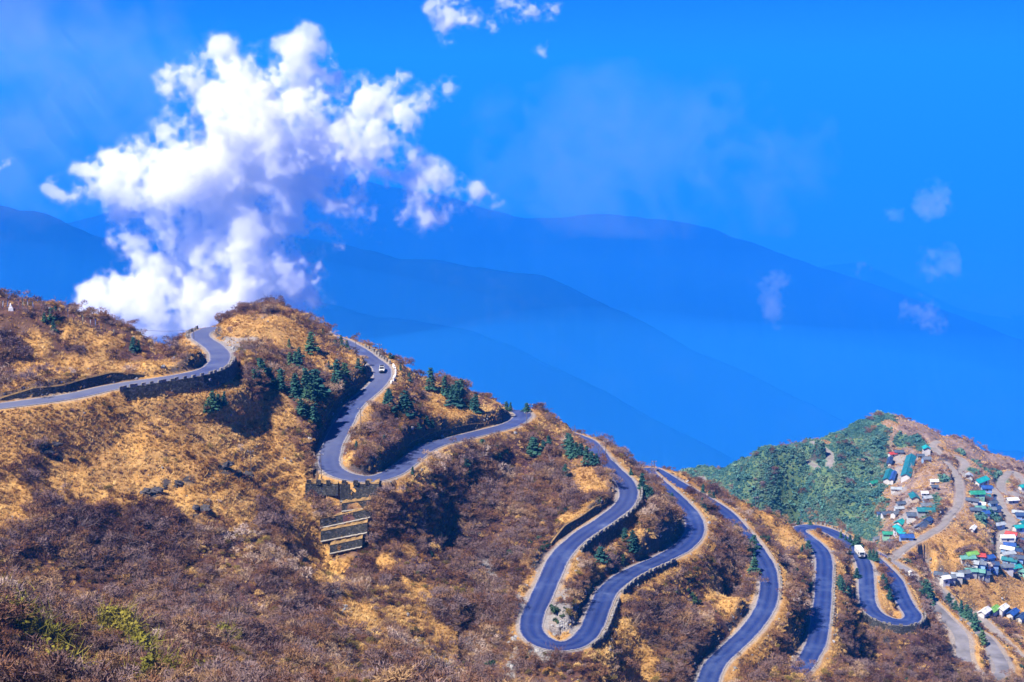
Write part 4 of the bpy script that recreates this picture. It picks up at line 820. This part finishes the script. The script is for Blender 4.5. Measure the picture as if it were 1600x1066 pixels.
def house(p, L, W, H, rz, roof, wall, label, pitch=.28, group=None):
    e_ = empty('village_house', (p[0], p[1], p[2]-.2), rz, label=label, cat='house', group=group); l, w = L/2, W/2; rise = W*pitch
    L *= .58; W *= .50; H *= .62; l, w = L/2, W/2; rise = W*pitch; wl = MB(); wl.box((0, 0, H/2-.9), (l, w, H/2+.9))
    for s in (-1, 1): wl.poly(*[(s*l, -w*s, H), (s*l, w*s, H), (s*l, 0, H+rise)])
    wl.build('wall', wallm[wall], e_)
    o_ = .45; rf = MB()
    for s in (-1, 1):
        z0 = H-o_*2*pitch*.9; a_ = [(-l-o_, s*(w+o_), z0), (l+o_, s*(w+o_), z0), (l+o_, 0, H+rise+.04), (-l-o_, 0, H+rise+.04)]
        b_ = [(x, y, z+.12) for x, y, z in a_]
        if s > 0: a_, b_ = a_[::-1], b_[::-1]
        rf.poly(*b_); rf.poly(*a_[::-1])
        for k in range(4): rf.quad(a_[k], a_[(k+1) % 4], b_[(k+1) % 4], b_[k])
    r_ = rf.build('roof', roofm[roof], e_); MB().box((0, 0, H+rise+.16), (l+o_, .14, .06)).build('ridge_cap', roofm[roof], r_)
    nw = max(1, int(L/3.2))
    for s in (-1, 1):
        for k in range(nw):
            x = -l+(k+.5)*L/nw
            if s < 0 and k == nw//2 and nw > 1:
                MB().box((x, s*(w+.02), 1.05), (.5, .04, 1.05)).build('door', doorm, e_); continue
            wn = MB().box((x, s*(w+.02), H*.55), (.55, .04, .5)).build('window', framem, e_); MB().box((x, s*(w+.05), H*.55), (.44, .03, .4)).build('pane', glassm, wn)
    return e_
def house_at(u, v, L, W, H, deg, roof, wall, label, group=None): return house(foot(u, v), L, W, H, radians(deg), roof, wall, label, group=group)
def longhouse(u0, v0, u1, v1, W, H, roof, wall, label):
    a_, b_ = np.array(foot(u0, v0)), np.array(foot(u1, v1)); d = b_-a_; m = (a_+b_)/2; L = math.hypot(d[0], d[1]); L = min(L, 60)
    return house((m[0], m[1], max(hgt(m[0], m[1]), (a_[2]+b_[2])/2)), L, W, H, math.atan2(d[1], d[0]), roof, wall, label)
longhouse(1411, 768, 1426, 717, 7.5, 3.4, 'teal', 'white', 'long teal-roofed barrack along the right side of the parade ground')
longhouse(1383, 760, 1392, 736, 5.5, 3.2, 'teal', 'white', 'teal-roofed barrack on the left side of the parade ground')
longhouse(1391, 760, 1399, 738, 3.0, 3.0, 'blue', 'white', 'narrow blue-roofed wing inside the left barrack')
longhouse(1388, 733, 1392, 717, 3.6, 3, 'navy', 'white', 'dark blue house above the left barrack')
house_at(1394, 713, 6, 4, 2.6, 20, 'red', 'white', 'small red-roofed house above the parade ground'); house_at(1404, 710, 7, 4, 2.6, 0, 'slate', 'grey', 'slate house right of the small red-roofed one')
house_at(1364, 758, 8, 4, 2.6, 40, 'green', 'white', 'small green-roofed hut at the edge of the scrub slope'); house_at(1400, 768, 7, 3.5, 2.6, -10, 'pale', 'white', 'pale shed at the lower end of the parade ground')
house_at(1447, 712, 7, 6, 6.5, 85, 'aqua', 'white', 'tall turquoise house above the long barrack'); house_at(1447, 724, 6, 5, 4, 10, 'grey', 'blue', 'grey-blue house below the tall turquoise one'); house_at(1438, 716, 5, 3.5, 2.6, 0, 'slate', 'grey', 'slate hut left of the tall turquoise house')
longhouse(1424, 776, 1432, 789, 6, 3, 'teal', 'tan', 'dark teal-roofed hall below the long barrack')
house_at(1430, 810, 11, 5.5, 2.8, -8, 'slate', 'white', 'slate-roofed house with a white front in the lower yard'); house_at(1446, 803, 11, 6, 3, -5, 'teal', 'grey', 'low teal-roofed house left of the dark bend'); house_at(1447, 794, 7, 5, 2.6, 0, 'grey', 'tan', 'grey-roofed house above the low teal-roofed one')
longhouse(1400, 832, 1411, 814, 6, 3, 'aqua', 'white', 'upper wing of the bright turquoise L-shaped house'); longhouse(1396, 832, 1419, 839, 5.5, 3, 'aqua', 'white', 'front wing of the bright turquoise L-shaped house')
house_at(1391, 838, 10, 4, 2.4, -5, 'green', 'green', 'low green-roofed shed left of the L-shaped house'); longhouse(1430, 837, 1452, 817, 6, 3, 'slate', 'grey', 'long slate-roofed house beside the gravel road'); longhouse(1444, 824, 1455, 814, 4.5, 3.4, 'navy', 'blue', 'dark blue roof at the upper end of the long slate-roofed house')
house_at(1416, 844, 8, 5, 2.8, 0, 'blue', 'blue', 'blue-roofed house at the gravel road corner'); house_at(1385, 860, 7, 4.5, 2.6, 5, 'white', 'white', 'white hut at the fork of the gravel road')
house_at(1407, 791, 6, 4, 2.6, 15, 'slate', 'grey', 'dark shed in the yard left of the teal-roofed hall'); house_at(1404, 798, 6, 3.5, 2.4, 10, 'pale', 'white', 'pale hut in the yard below the dark shed'); house_at(1385, 807, 7, 4.5, 2.6, 10, 'slate', 'white', 'slate hut at the left rim of the village'); house_at(1399, 806, 6, 4.5, 2.6, 40, 'grey', 'white', 'small grey house above the turquoise L-shaped house'); house_at(1376, 806, 5, 3.5, 2.2, 0, 'navy', 'white', 'tiny dark hut farthest left of the village huts')
house_at(1370, 845, 5, 3.5, 2.2, 20, 'grey', 'grey', 'grey shack on the left rim below the green shed'); house_at(1395, 850, 6, 3.5, 2.2, -10, 'slate', 'tan', 'slate shack just above the gravel fork')
house_at(1459, 757, 5, 4, 3, 0, 'white', 'white', 'white hut on the tan knoll beside the upper road'); house_at(1460, 764, 4, 3, 2.2, 0, 'slate', 'grey', 'slate shack just below the white hut on the knoll'); house_at(1444, 774, 4, 3, 2.4, 0, 'white', 'white', 'small white shack on the tan slope'); house_at(1448, 782, 6, 4, 2.6, 20, 'pale', 'blue', 'pale blue shack below the tan slope')
longhouse(1519, 755, 1544, 761, 7, 4, 'aqua', 'white', 'long turquoise-roofed hall across the ravine'); house_at(1514, 750, 6, 5, 4, 80, 'pale', 'white', 'pale house at the left end of the turquoise hall'); house_at(1541, 768, 7, 5, 3.4, 0, 'blue', 'blue', 'blue house below the turquoise hall')
house_at(1526, 776, 10, 6, 3, 5, 'green', 'green', 'bright green-roofed house in the upper hamlet'); house_at(1537, 781, 8, 5, 3, -5, 'teal', 'white', 'teal-roofed house beside the bright green one')
for i, (u, v, rf, wl) in enumerate([(1532, 792, 'white', 'blue'), (1530, 799, 'mint', 'white'), (1546, 784, 'navy', 'grey'), (1551, 791, 'slate', 'blue'), (1547, 800, 'grey', 'white'), (1519, 787, 'slate', 'grey'), (1538, 806, 'blue', 'white'), (1524, 802, 'slate', 'tan'), (1555, 799, 'navy', 'white')]):
    house_at(u, v, 6+i % 3, 4.2, 2.6+.4*(i % 2), (i*37) % 60-30, rf, wl, ('%s-roofed hut with %s walls in the upper hamlet below the green-roofed house' % (rf, wl)))
house_at(1520, 829, 8, 2.6, 2.2, 60, 'white', 'white', 'lone white hut in the middle of the tan field'); house_at(1561, 824, 8, 4, 2.6, 25, 'pale', 'blue', 'pale blue hut left of the lower village road')
row = [(1580, 840, 'red', 'white', 'red-roofed house right of the lower village road'), (1592, 830, 'aqua', 'white', 'turquoise house above the red-roofed one by the lower road'), (1573, 847, 'white', 'white', 'white house facing the lower village road'), (1577, 857, 'blue', 'blue', 'bright blue-roofed house below the red-roofed one'), (1574, 864, 'white', 'blue', 'white-roofed blue house beside the lower road'), (1574, 873, 'pale', 'white', 'pale house in the row along the lower road'),
 (1586, 866, 'navy', 'grey', 'dark blue house behind the row on the lower road'), (1588, 878, 'slate', 'blue', 'slate house near the right edge of the village'), (1577, 883, 'teal', 'blue', 'teal-roofed house near the foot of the lower road'), (1586, 892, 'aqua', 'white', 'turquoise-roofed house at the foot of the lower road'), (1572, 892, 'grey', 'white', 'grey house left of the turquoise one at the foot of the road'), (1597, 852, 'navy', 'white', 'dark house at the right edge above the yellow track'), (1596, 898, 'mint', 'green', 'mint house at the right edge of the frame'),
 (1517, 873, 'lime', 'green', 'lime green-roofed house in the lower hamlet'), (1511, 880, 'mint', 'white', 'mint-roofed house left of the lime green one'), (1529, 874, 'red', 'blue', 'red-roofed house beside the lime green one'), (1518, 886, 'pale', 'white', 'white-walled house below the lime green one'), (1542, 880, 'blue', 'white', 'blue-roofed white house right of the lower hamlet'), (1538, 889, 'white', 'blue', 'white-roofed house at the end of the lower hamlet'), (1549, 888, 'navy', 'blue', 'dark blue house at the right end of the lower hamlet'), (1528, 888, 'grey', 'blue', 'grey-roofed house between the red and the white-roofed ones'),
 (1598, 765, 'aqua', 'white', 'long turquoise shed at the right edge below the far road'), (1581, 787, 'white', 'grey', 'tiny white hut beside the far gravel field'), (1597, 812, 'navy', 'blue', 'dark blue house at the right edge below the gravel field'), (1590, 806, 'pale', 'white', 'pale house at the right edge of the far field'), (1600, 823, 'teal', 'white', 'teal house cut by the right edge of the frame')]
for i, (u, v, rf, wl, lab) in enumerate(row): house_at(u, v, 7+(i*7) % 3, 4.6, 3+.5*(i % 3), (i*53) % 70-35, rf, wl, lab)
low = [(1470, 902, 'slate', 'left end'), (1482, 906, 'grey', 'second from the left'), (1494, 903, 'pale', 'beside a tilted white wall'), (1505, 899, 'grey', 'in the middle'), (1516, 896, 'mint', 'right of the middle'), (1528, 897, 'mint', 'second from the right'), (1536, 901, 'slate', 'right end')]
for i, (u, v, rf, w_) in enumerate(low): house_at(u, v, 7.5, 4.6, 2.4, -25+(i*31) % 50, rf, 'grey', 'low %s-roofed shed at the %s of the shed row under the hamlet' % (rf, w_) if 'end' in w_ or 'middle' == w_ else 'low %s-roofed shed, %s in the shed row under the hamlet' % (rf, w_))
house_at(1476, 914, 5, 4, 5, 20, 'white', 'white', 'tall white house on the rim beside the gravel roads')
for i, (u, v, rf, lab) in enumerate([(1538, 960, 'white', 'white shed left end of the bottom right yard'), (1552, 957, 'lime', 'lime shed in the bottom right yard'), (1566, 955, 'white', 'long white shed in the bottom right yard'), (1582, 962, 'blue', 'blue shed in the bottom right yard'), (1596, 968, 'navy', 'dark blue shed at the right edge of the bottom right yard')]): house_at(u, v, 10, 4.5, 2.6, 50, rf, 'white', lab)
MB().box((0, 0, 1.2), (.5, .5, 1.2), .4).build('kerb_marker', whitem, loc=foot(1422, 903), label='white stone marker beside the gravel road bend', cat='marker')
#@STAGE45
# ------------------------------------------------------------------ far ranges, valley floor
def fracline(n, s): return fbm(np.linspace(0, 40, n), np.zeros(n)+s*3.7, 9, 6, s, .55)
def mountain(name, pts, Y, depth, mat, seed, base=-3480, rough=1.0, ext=None):
    """a range whose crest runs through the given pixels at distance Y"""
    C = np.array([PY(u, v, Y+dy) for u, v, dy in pts]); n = 420; m = 46
    t = np.linspace(0, 1, n); s = np.r_[0, np.cumsum(np.linalg.norm(np.diff(C[:, :2], axis=0), axis=1))]; s /= s[-1]
    cx, cyy, cz = (np.interp(t, s, C[:, k]) for k in range(3)); L = np.linalg.norm(C[-1]-C[0])
    k = np.ones(9)/9
    cz = np.convolve(np.pad(cz, 4, mode='edge'), k, 'valid')
    w = np.linspace(-1, 1, m); V = []
    X = np.repeat(cx[None], m, 0); Yg = cyy[None]+w[:, None]*depth; fall = np.abs(w)[:, None]**.9
    ridge = np.abs(fbm(X/depth*3.2, Yg/depth*1.5, .55, 5, seed)); ridge2 = fbm(X/depth*3, Yg/depth*3, .3, 5, seed+9, .6)
    Z = cz[None]*(1-fall)+base*fall+(cz[None]-base)*(fall*(1-fall))*(.45*(ridge-.2))+ridge2*depth*.02*rough*(.16+fall)
    Yg = Yg+depth*.25*ridge2*fall
    i2 = np.arange(n*m).reshape(m, n); Qm = np.stack([i2[:-1, :-1], i2[:-1, 1:], i2[1:, 1:], i2[1:, :-1]], -1).reshape(-1, 4)
    return link(name, np_mesh(name, np.stack([X, Yg, Z], -1).reshape(-1, 3), Qm), mat, kind='structure')
fm, fn, fb = mat_nodes('forested_range')
fn.links.new(ramp(fn, noise(fn, .0025, 10, .78), [(.35, (.002, .006, .012)), (.55, (.006, .018, .024)), (.7, (.02, .036, .036))]), fb.inputs['Base Color']); fb.inputs['Roughness'].default_value = 1
fb.inputs['Specular IOR Level'].default_value = 0
mountain('mountain_range', [(-100, 530, 0), (100, 490, 0), (300, 430, 0), (420, 425, 0), (500, 442, 0), (575, 462, 0), (640, 474, 0), (720, 486, 0), (800, 515, 0), (870, 548, 0), (950, 590, -100), (1040, 640, -200), (1150, 700, -300), (1250, 760, -400)], 5600, 2300, fm, 41)
mountain('mountain_range', [(-100, 480, 0), (150, 400, 0), (350, 340, 0), (470, 345, 0), (540, 358, 0), (620, 378, 0), (700, 388, 0), (790, 402, 0), (850, 412, 0), (930, 445, 0), (1000, 478, 0), (1080, 522, 0), (1160, 562, 0), (1230, 600, 0), (1300, 632, 0), (1500, 720, 0)], 6900, 2500, fm, 52)
mountain('mountain_range', [(-500, 180, 0), (-200, 240, 0), (-60, 280, 0), (0, 290, 0), (60, 303, 0), (130, 330, 0), (220, 370, 0), (330, 420, 0), (480, 480, 0)], 6200, 2500, fm, 63)
mountain('mountain_range', [(-200, 400, 0), (100, 330, 0), (300, 280, 0), (480, 254, 0), (560, 262, 0), (640, 280, 0), (700, 288, 0), (740, 302, 0), (800, 322, 0), (870, 322, 0), (940, 316, 0), (985, 318, 0), (1040, 328, 0), (1100, 334, 0), (1160, 358, 0), (1230, 388, 0), (1290, 408, 0), (1400, 440, 0), (1600, 520, 0)], 9400, 3000, fm, 74)
mountain('mountain_range', [(1250, 680, 0), (1400, 660, 0), (1480, 668, 0), (1560, 682, 0), (1640, 690, 0), (1900, 700, 0)], 5600, 1400, fm, 85)
mountain('mountain_range', [(1200, 420, 0), (1350, 405, 0), (1500, 480, 0), (1600, 500, 0), (1900, 520, 0)], 15500, 3800, fm, 96)
a = np.linspace(0, 2*pi, 97)[:-1]; R0 = [1200, 5000, 15000, 44000]
V = np.concatenate([np.c_[r*np.cos(a), r*np.sin(a), np.full(96, -3500.0)] for r in R0]); 
Qs = np.concatenate([np.stack([np.arange(96)+k*96, (np.arange(96)+1) % 96+k*96, (np.arange(96)+1) % 96+(k+1)*96, np.arange(96)+(k+1)*96], 1) for k in range(3)])[:, ::-1]
link('valley_ground', np_mesh('valley_ground', V, Qs), simple('valley', (.05, .08, .05), .4, .0005, 1), kind='structure')
# ------------------------------------------------------------------ clouds: fractal hulls filled with droplets, a dense core in a thin veil
def surface_nets(G, level):
    nx, ny, nz_ = G.shape; I = G > level
    c8 = [I[i:nx-1+i, j:ny-1+j, k:nz_-1+k] for i in (0, 1) for j in (0, 1) for k in (0, 1)]; sm = sum(c_.astype(np.int8) for c_ in c8); act = (sm > 0) & (sm < 8)
    vid = -np.ones(act.shape, np.int64); vid[act] = np.arange(act.sum()); cells = np.argwhere(act); acc = np.zeros((len(cells), 3)); cnt = np.zeros(len(cells))
    off = np.array([(i, j, k) for i in (0, 1) for j in (0, 1) for k in (0, 1)])
    for a_ in range(8):
        for b_ in range(a_+1, 8):
            if np.abs(off[a_]-off[b_]).sum() != 1: continue
            pa = cells+off[a_]; pb = cells+off[b_]; ga = G[tuple(pa.T)]-level; gb_ = G[tuple(pb.T)]-level; m = (ga > 0) != (gb_ > 0)
            t = np.where(m, ga/np.where(m, ga-gb_, 1), 0); acc += np.where(m[:, None], pa+t[:, None]*(pb-pa), 0); cnt += m
    V = acc/cnt[:, None]; quads = []
    for ax in range(3):
        sl0 = [slice(None)]*3; sl1 = [slice(None)]*3; sl0[ax] = slice(0, -1); sl1[ax] = slice(1, None)
        A0, A1 = I[tuple(sl0)], I[tuple(sl1)]; cr_ = np.argwhere(A0 != A1); o1, o2 = [a_ for a_ in range(3) if a_ != ax]
        ok = (cr_[:, o1] > 0) & (cr_[:, o2] > 0) & (cr_[:, o1] < G.shape[o1]-1) & (cr_[:, o2] < G.shape[o2]-1); cr_ = cr_[ok]; e1 = np.eye(3, dtype=int)[o1]; e2 = np.eye(3, dtype=int)[o2]
        q = np.stack([vid[tuple((cr_-e1-e2).T)], vid[tuple((cr_-e2).T)], vid[tuple(cr_.T)], vid[tuple((cr_-e1).T)]], 1)
        fl = A0[tuple(cr_.T)] ^ (ax == 1); q[~fl] = q[~fl][:, ::-1]; quads.append(q)
    return V, np.concatenate(quads)
def fft_noise(shape, beta, seed):
    rg = np.random.default_rng(seed); w = np.fft.rfftn(rg.normal(size=shape)); k = np.sqrt(np.fft.fftfreq(shape[0])[:, None, None]**2+np.fft.fftfreq(shape[1])[None, :, None]**2+np.fft.rfftfreq(shape[2])[None, None]**2)
    k = np.maximum(k, 1/34); w *= k**(-beta/2); x = np.fft.irfftn(w, shape); return (x-x.mean())/x.std()
cloud_mats = {}
def cloud_mat(d):
    if d not in cloud_mats:
        m, n, b = mat_nodes('cloud_%g' % d); n.nodes.remove(b); v_ = N(n, 'ShaderNodeVolumePrincipled'); v_.inputs['Color'].default_value = (1, 1, 1, 1); v_.inputs['Density'].default_value = d; v_.inputs['Anisotropy'].default_value = 0
        n.links.new(v_.outputs[0], n.nodes['Material Output'].inputs['Volume']); cloud_mats[d] = m
    return cloud_mats[d]
def cloud(blobs, Y, seed, label, cell=2.6, levels=((-.08, .003, 'veil'), (.04, .007, 'haze_shell'), (.16, .02, 'body'), (.34, .06, 'core')), namp=.66, beta=3.3, thick=.6, soft=.68):
    """blobs: (u, v, radius in pixels, weight); built at its real distance and size"""
    B = []; rg = np.random.default_rng(seed); s_ = Y/F
    for w in blobs.split():
        q = list(map(float, w.split(','))); u, v, r = q[:3]; wt = q[3] if len(q) > 3 else 1.0; p = PY(u, v, Y+rg.normal(0, r*s_*.35)); B.append((*p, r*s_, wt))
    B = np.array(B); lo = (B[:, :3]-B[:, 3:4]*1.75).min(0); hi = (B[:, :3]+B[:, 3:4]*1.75).max(0); sh = np.ceil((hi-lo)/cell).astype(int)+1; sh += sh % 2
    ax = [lo[k]+np.arange(sh[k])*cell for k in range(3)]; f = np.zeros(sh, np.float32)
    for x, y, z, r, wt in B:
        ix = [slice(*np.searchsorted(ax[k], ((x, y, z)[k]-2.1*r, (x, y, z)[k]+2.1*r))) for k in range(3)]
        d2 = ((ax[0][ix[0]]-x)**2)[:, None, None]+((ax[1][ix[1]]-y)/thick)[None, :, None]**2+((ax[2][ix[2]]-z)**2)[None, None]; f[tuple(ix)] += wt*np.exp(-soft*d2/(r*r))
    G = 1.15*np.tanh(f/1.15)-.55+namp*fft_noise(tuple(sh), beta, seed)*.5*(.3+np.minimum(f, 1)); G[f < .04] = -1
    for a_ in range(3):
        s0 = [slice(None)]*3; s0[a_] = 0; s1 = [slice(None)]*3; s1[a_] = -1; G[tuple(s0)] = -1; G[tuple(s1)] = -1
    c0 = (lo+hi)/2; root = empty('cloud', tuple(c0), label=label, cat='cloud')
    for lev, den, nm in levels:
        V, Qc = surface_nets(G, lev)
        if len(V): link(nm, np_mesh(nm, V*cell+lo-c0, Qc, False), cloud_mat(den), root)
    return root
cloud('''340,230,62 280,250,55 420,230,66 480,190,55 500,130,38 480,78,30 488,52,14 400,130,42 335,100,34 345,78,16 290,130,30 268,122,20 440,170,52 590,150,32 622,130,20 640,180,24 572,165,26 200,270,40 160,280,28 128,272,18 300,300,52 380,285,52 450,262,42 345,345,38
 330,385,30 300,340,36 455,355,22 500,365,20 430,350,20 530,378,14 240,325,26 200,460,40 240,470,36 175,470,34 270,500,30 220,512,36 155,462,20 150,492,26 285,425,22 312,400,24 170,240,18 520,95,16
 385,430,52,.86 440,450,48,.86 410,400,42,.86 475,420,32,.86 350,485,34,.86 560,240,44,.86 620,272,28,.85 655,265,26,.9 640,285,22,.8 700,285,26,.86 745,300,22,.86 600,205,34,.86 520,270,40,.86 545,330,30,.78 250,380,30,.86 100,300,20,.86 75,288,14,.86 680,150,22,.86 705,128,15,.78
 775,312,14,.78 610,335,30,.78 680,330,30,.78 460,490,32,.86 180,375,18,.86 185,335,20,.86 300,450,20,.86 405,490,26,.86 360,410,26,.8 250,400,36,.9 300,430,40,.9 240,440,40 350,450,44,.86 420,470,40,.84 390,370,40,.9 300,490,36 350,500,30,.86 430,500,34,.8 470,455,30,.8''', 1500, 5, 'large bright white cumulus cloud rising behind the left ridge')
cloud('832,8,24 862,14,17 800,2,20 700,18,22,.72 735,30,22,.72 760,42,14,.7 670,12,14,.7 775,15,18,.75 850,80,18,.64 865,60,12,.62 700,60,14,.62 820,25,16,.7 715,5,20,.75 690,40,14,.7 780,35,14,.7', 1500, 8, 'small white cloud at the top edge right of the large cloud', cell=2.0)
cloud('8,255,9,.9 22,250,7,.8 -8,260,10', 1500, 9, 'tiny white wisp at the left edge', cell=1.5)
for i, (bl, lab) in enumerate([('40,125,120 180,150,90 -80,150,130 120,190,90', 'broad thin haze cloud left of the large cloud'), ('990,238,80 1090,246,70 890,250,70 1200,255,60 800,235,50', 'thin haze cloud drifting right of the large cloud')]):
    cloud(bl, 1700, 40+i, lab, cell=6, levels=((-.12, .00022, 'veil'), (.02, .00025, 'haze_shell'), (.2, .0003, 'body')), soft=.45, namp=.9, beta=3.6)
for i, (bl, lab) in enumerate([('1462,308,18,.85 1448,322,14,.8 1475,300,10,.75 1394,335,11,.8', 'faint high wisp on the right, uppermost of the pale wisps'), ('1465,408,18,.85 1485,404,12,.75 1448,422,12,.75 1345,420,10,.8', 'faint wisp on the right below the uppermost one'),
    ('1208,448,16,.85 1200,470,14,.8 1212,492,15,.8 1220,435,8,.75', 'faint upright wisp right of the middle mountains'), ('1436,482,16,.85 1455,500,13,.8 1420,490,10,.75 1470,512,8,.7', 'faint lowest wisp above the village hill')]):
    cloud(bl, 1400, 20+i, lab, cell=1.4, levels=((-.1, .0012, 'veil'), (.06, .002, 'haze_shell'), (.22, .003, 'body')), soft=.4, namp=1.1)
#@STAGE5
# ------------------------------------------------------------------ mist lying in the valleys between the ranges
def mist(u, v, Y, ax_, dens, label, seed):
    c0 = np.array(PY(u, v, Y)); rg = np.random.default_rng(seed); na, nb = 56, 28; mb = MB(); ph = rg.uniform(0, 6, 6)
    for i in range(nb+1):
        for j in range(na):
            t, p = pi*i/nb, 2*pi*j/na; d = np.array((sin(t)*cos(p), sin(t)*sin(p), cos(t))); r = 1+.07*sin(3*p+ph[0]+2*t)+.05*sin(5*p+ph[1])*sin(t)+.04*sin(7*t+ph[2]); mb.v.append(tuple(d*np.array(ax_)*r))
    for i in range(nb):
        for j in range(na): mb.f.append((i*na+j, (i+1)*na+j, (i+1)*na+(j+1) % na, i*na+(j+1) % na))
    m, n, b = mat_nodes('mist'); n.nodes.remove(b); v_ = N(n, 'ShaderNodeVolumePrincipled'); v_.inputs['Color'].default_value = (.05, .50, 1, 1); v_.inputs['Density'].default_value = dens
    n.links.new(v_.outputs[0], n.nodes['Material Output'].inputs['Volume']); mb.build('valley_mist', m, loc=tuple(c0), label=label, kind='stuff')
mist(900, 800, 3300, (2600, 1100, 430), 2.6e-4, 'pale blue mist lying behind the road ridge', 1)
mist(950, 660, 6200, (3800, 700, 420), .9e-4, 'pale mist between the nearest blue ranges', 2)
mist(1000, 500, 8100, (4600, 1000, 400), .7e-4, 'pale mist before the farthest blue range', 3)
mist(60, 560, 4600, (1600, 1000, 380), 1.2e-4, 'pale mist below the left mountain', 4)
# ------------------------------------------------------------------ haze
hz = MB().box((0, 0, (-3501+170)/2), (45000, 45000, (3501+170)/2))
hm, hn, hb = mat_nodes('haze'); hn.nodes.remove(hb); pv = N(hn, 'ShaderNodeVolumePrincipled')
pv.inputs['Color'].default_value = (.018, .325, 1.0, 1); pv.inputs['Density'].default_value = 1.3e-4; pv.inputs['Anisotropy'].default_value = 0.0
hn.links.new(pv.outputs[0], hn.nodes['Material Output'].inputs['Volume'])
hz.build('haze', hm, kind='stuff', label='blue haze filling the valley air')
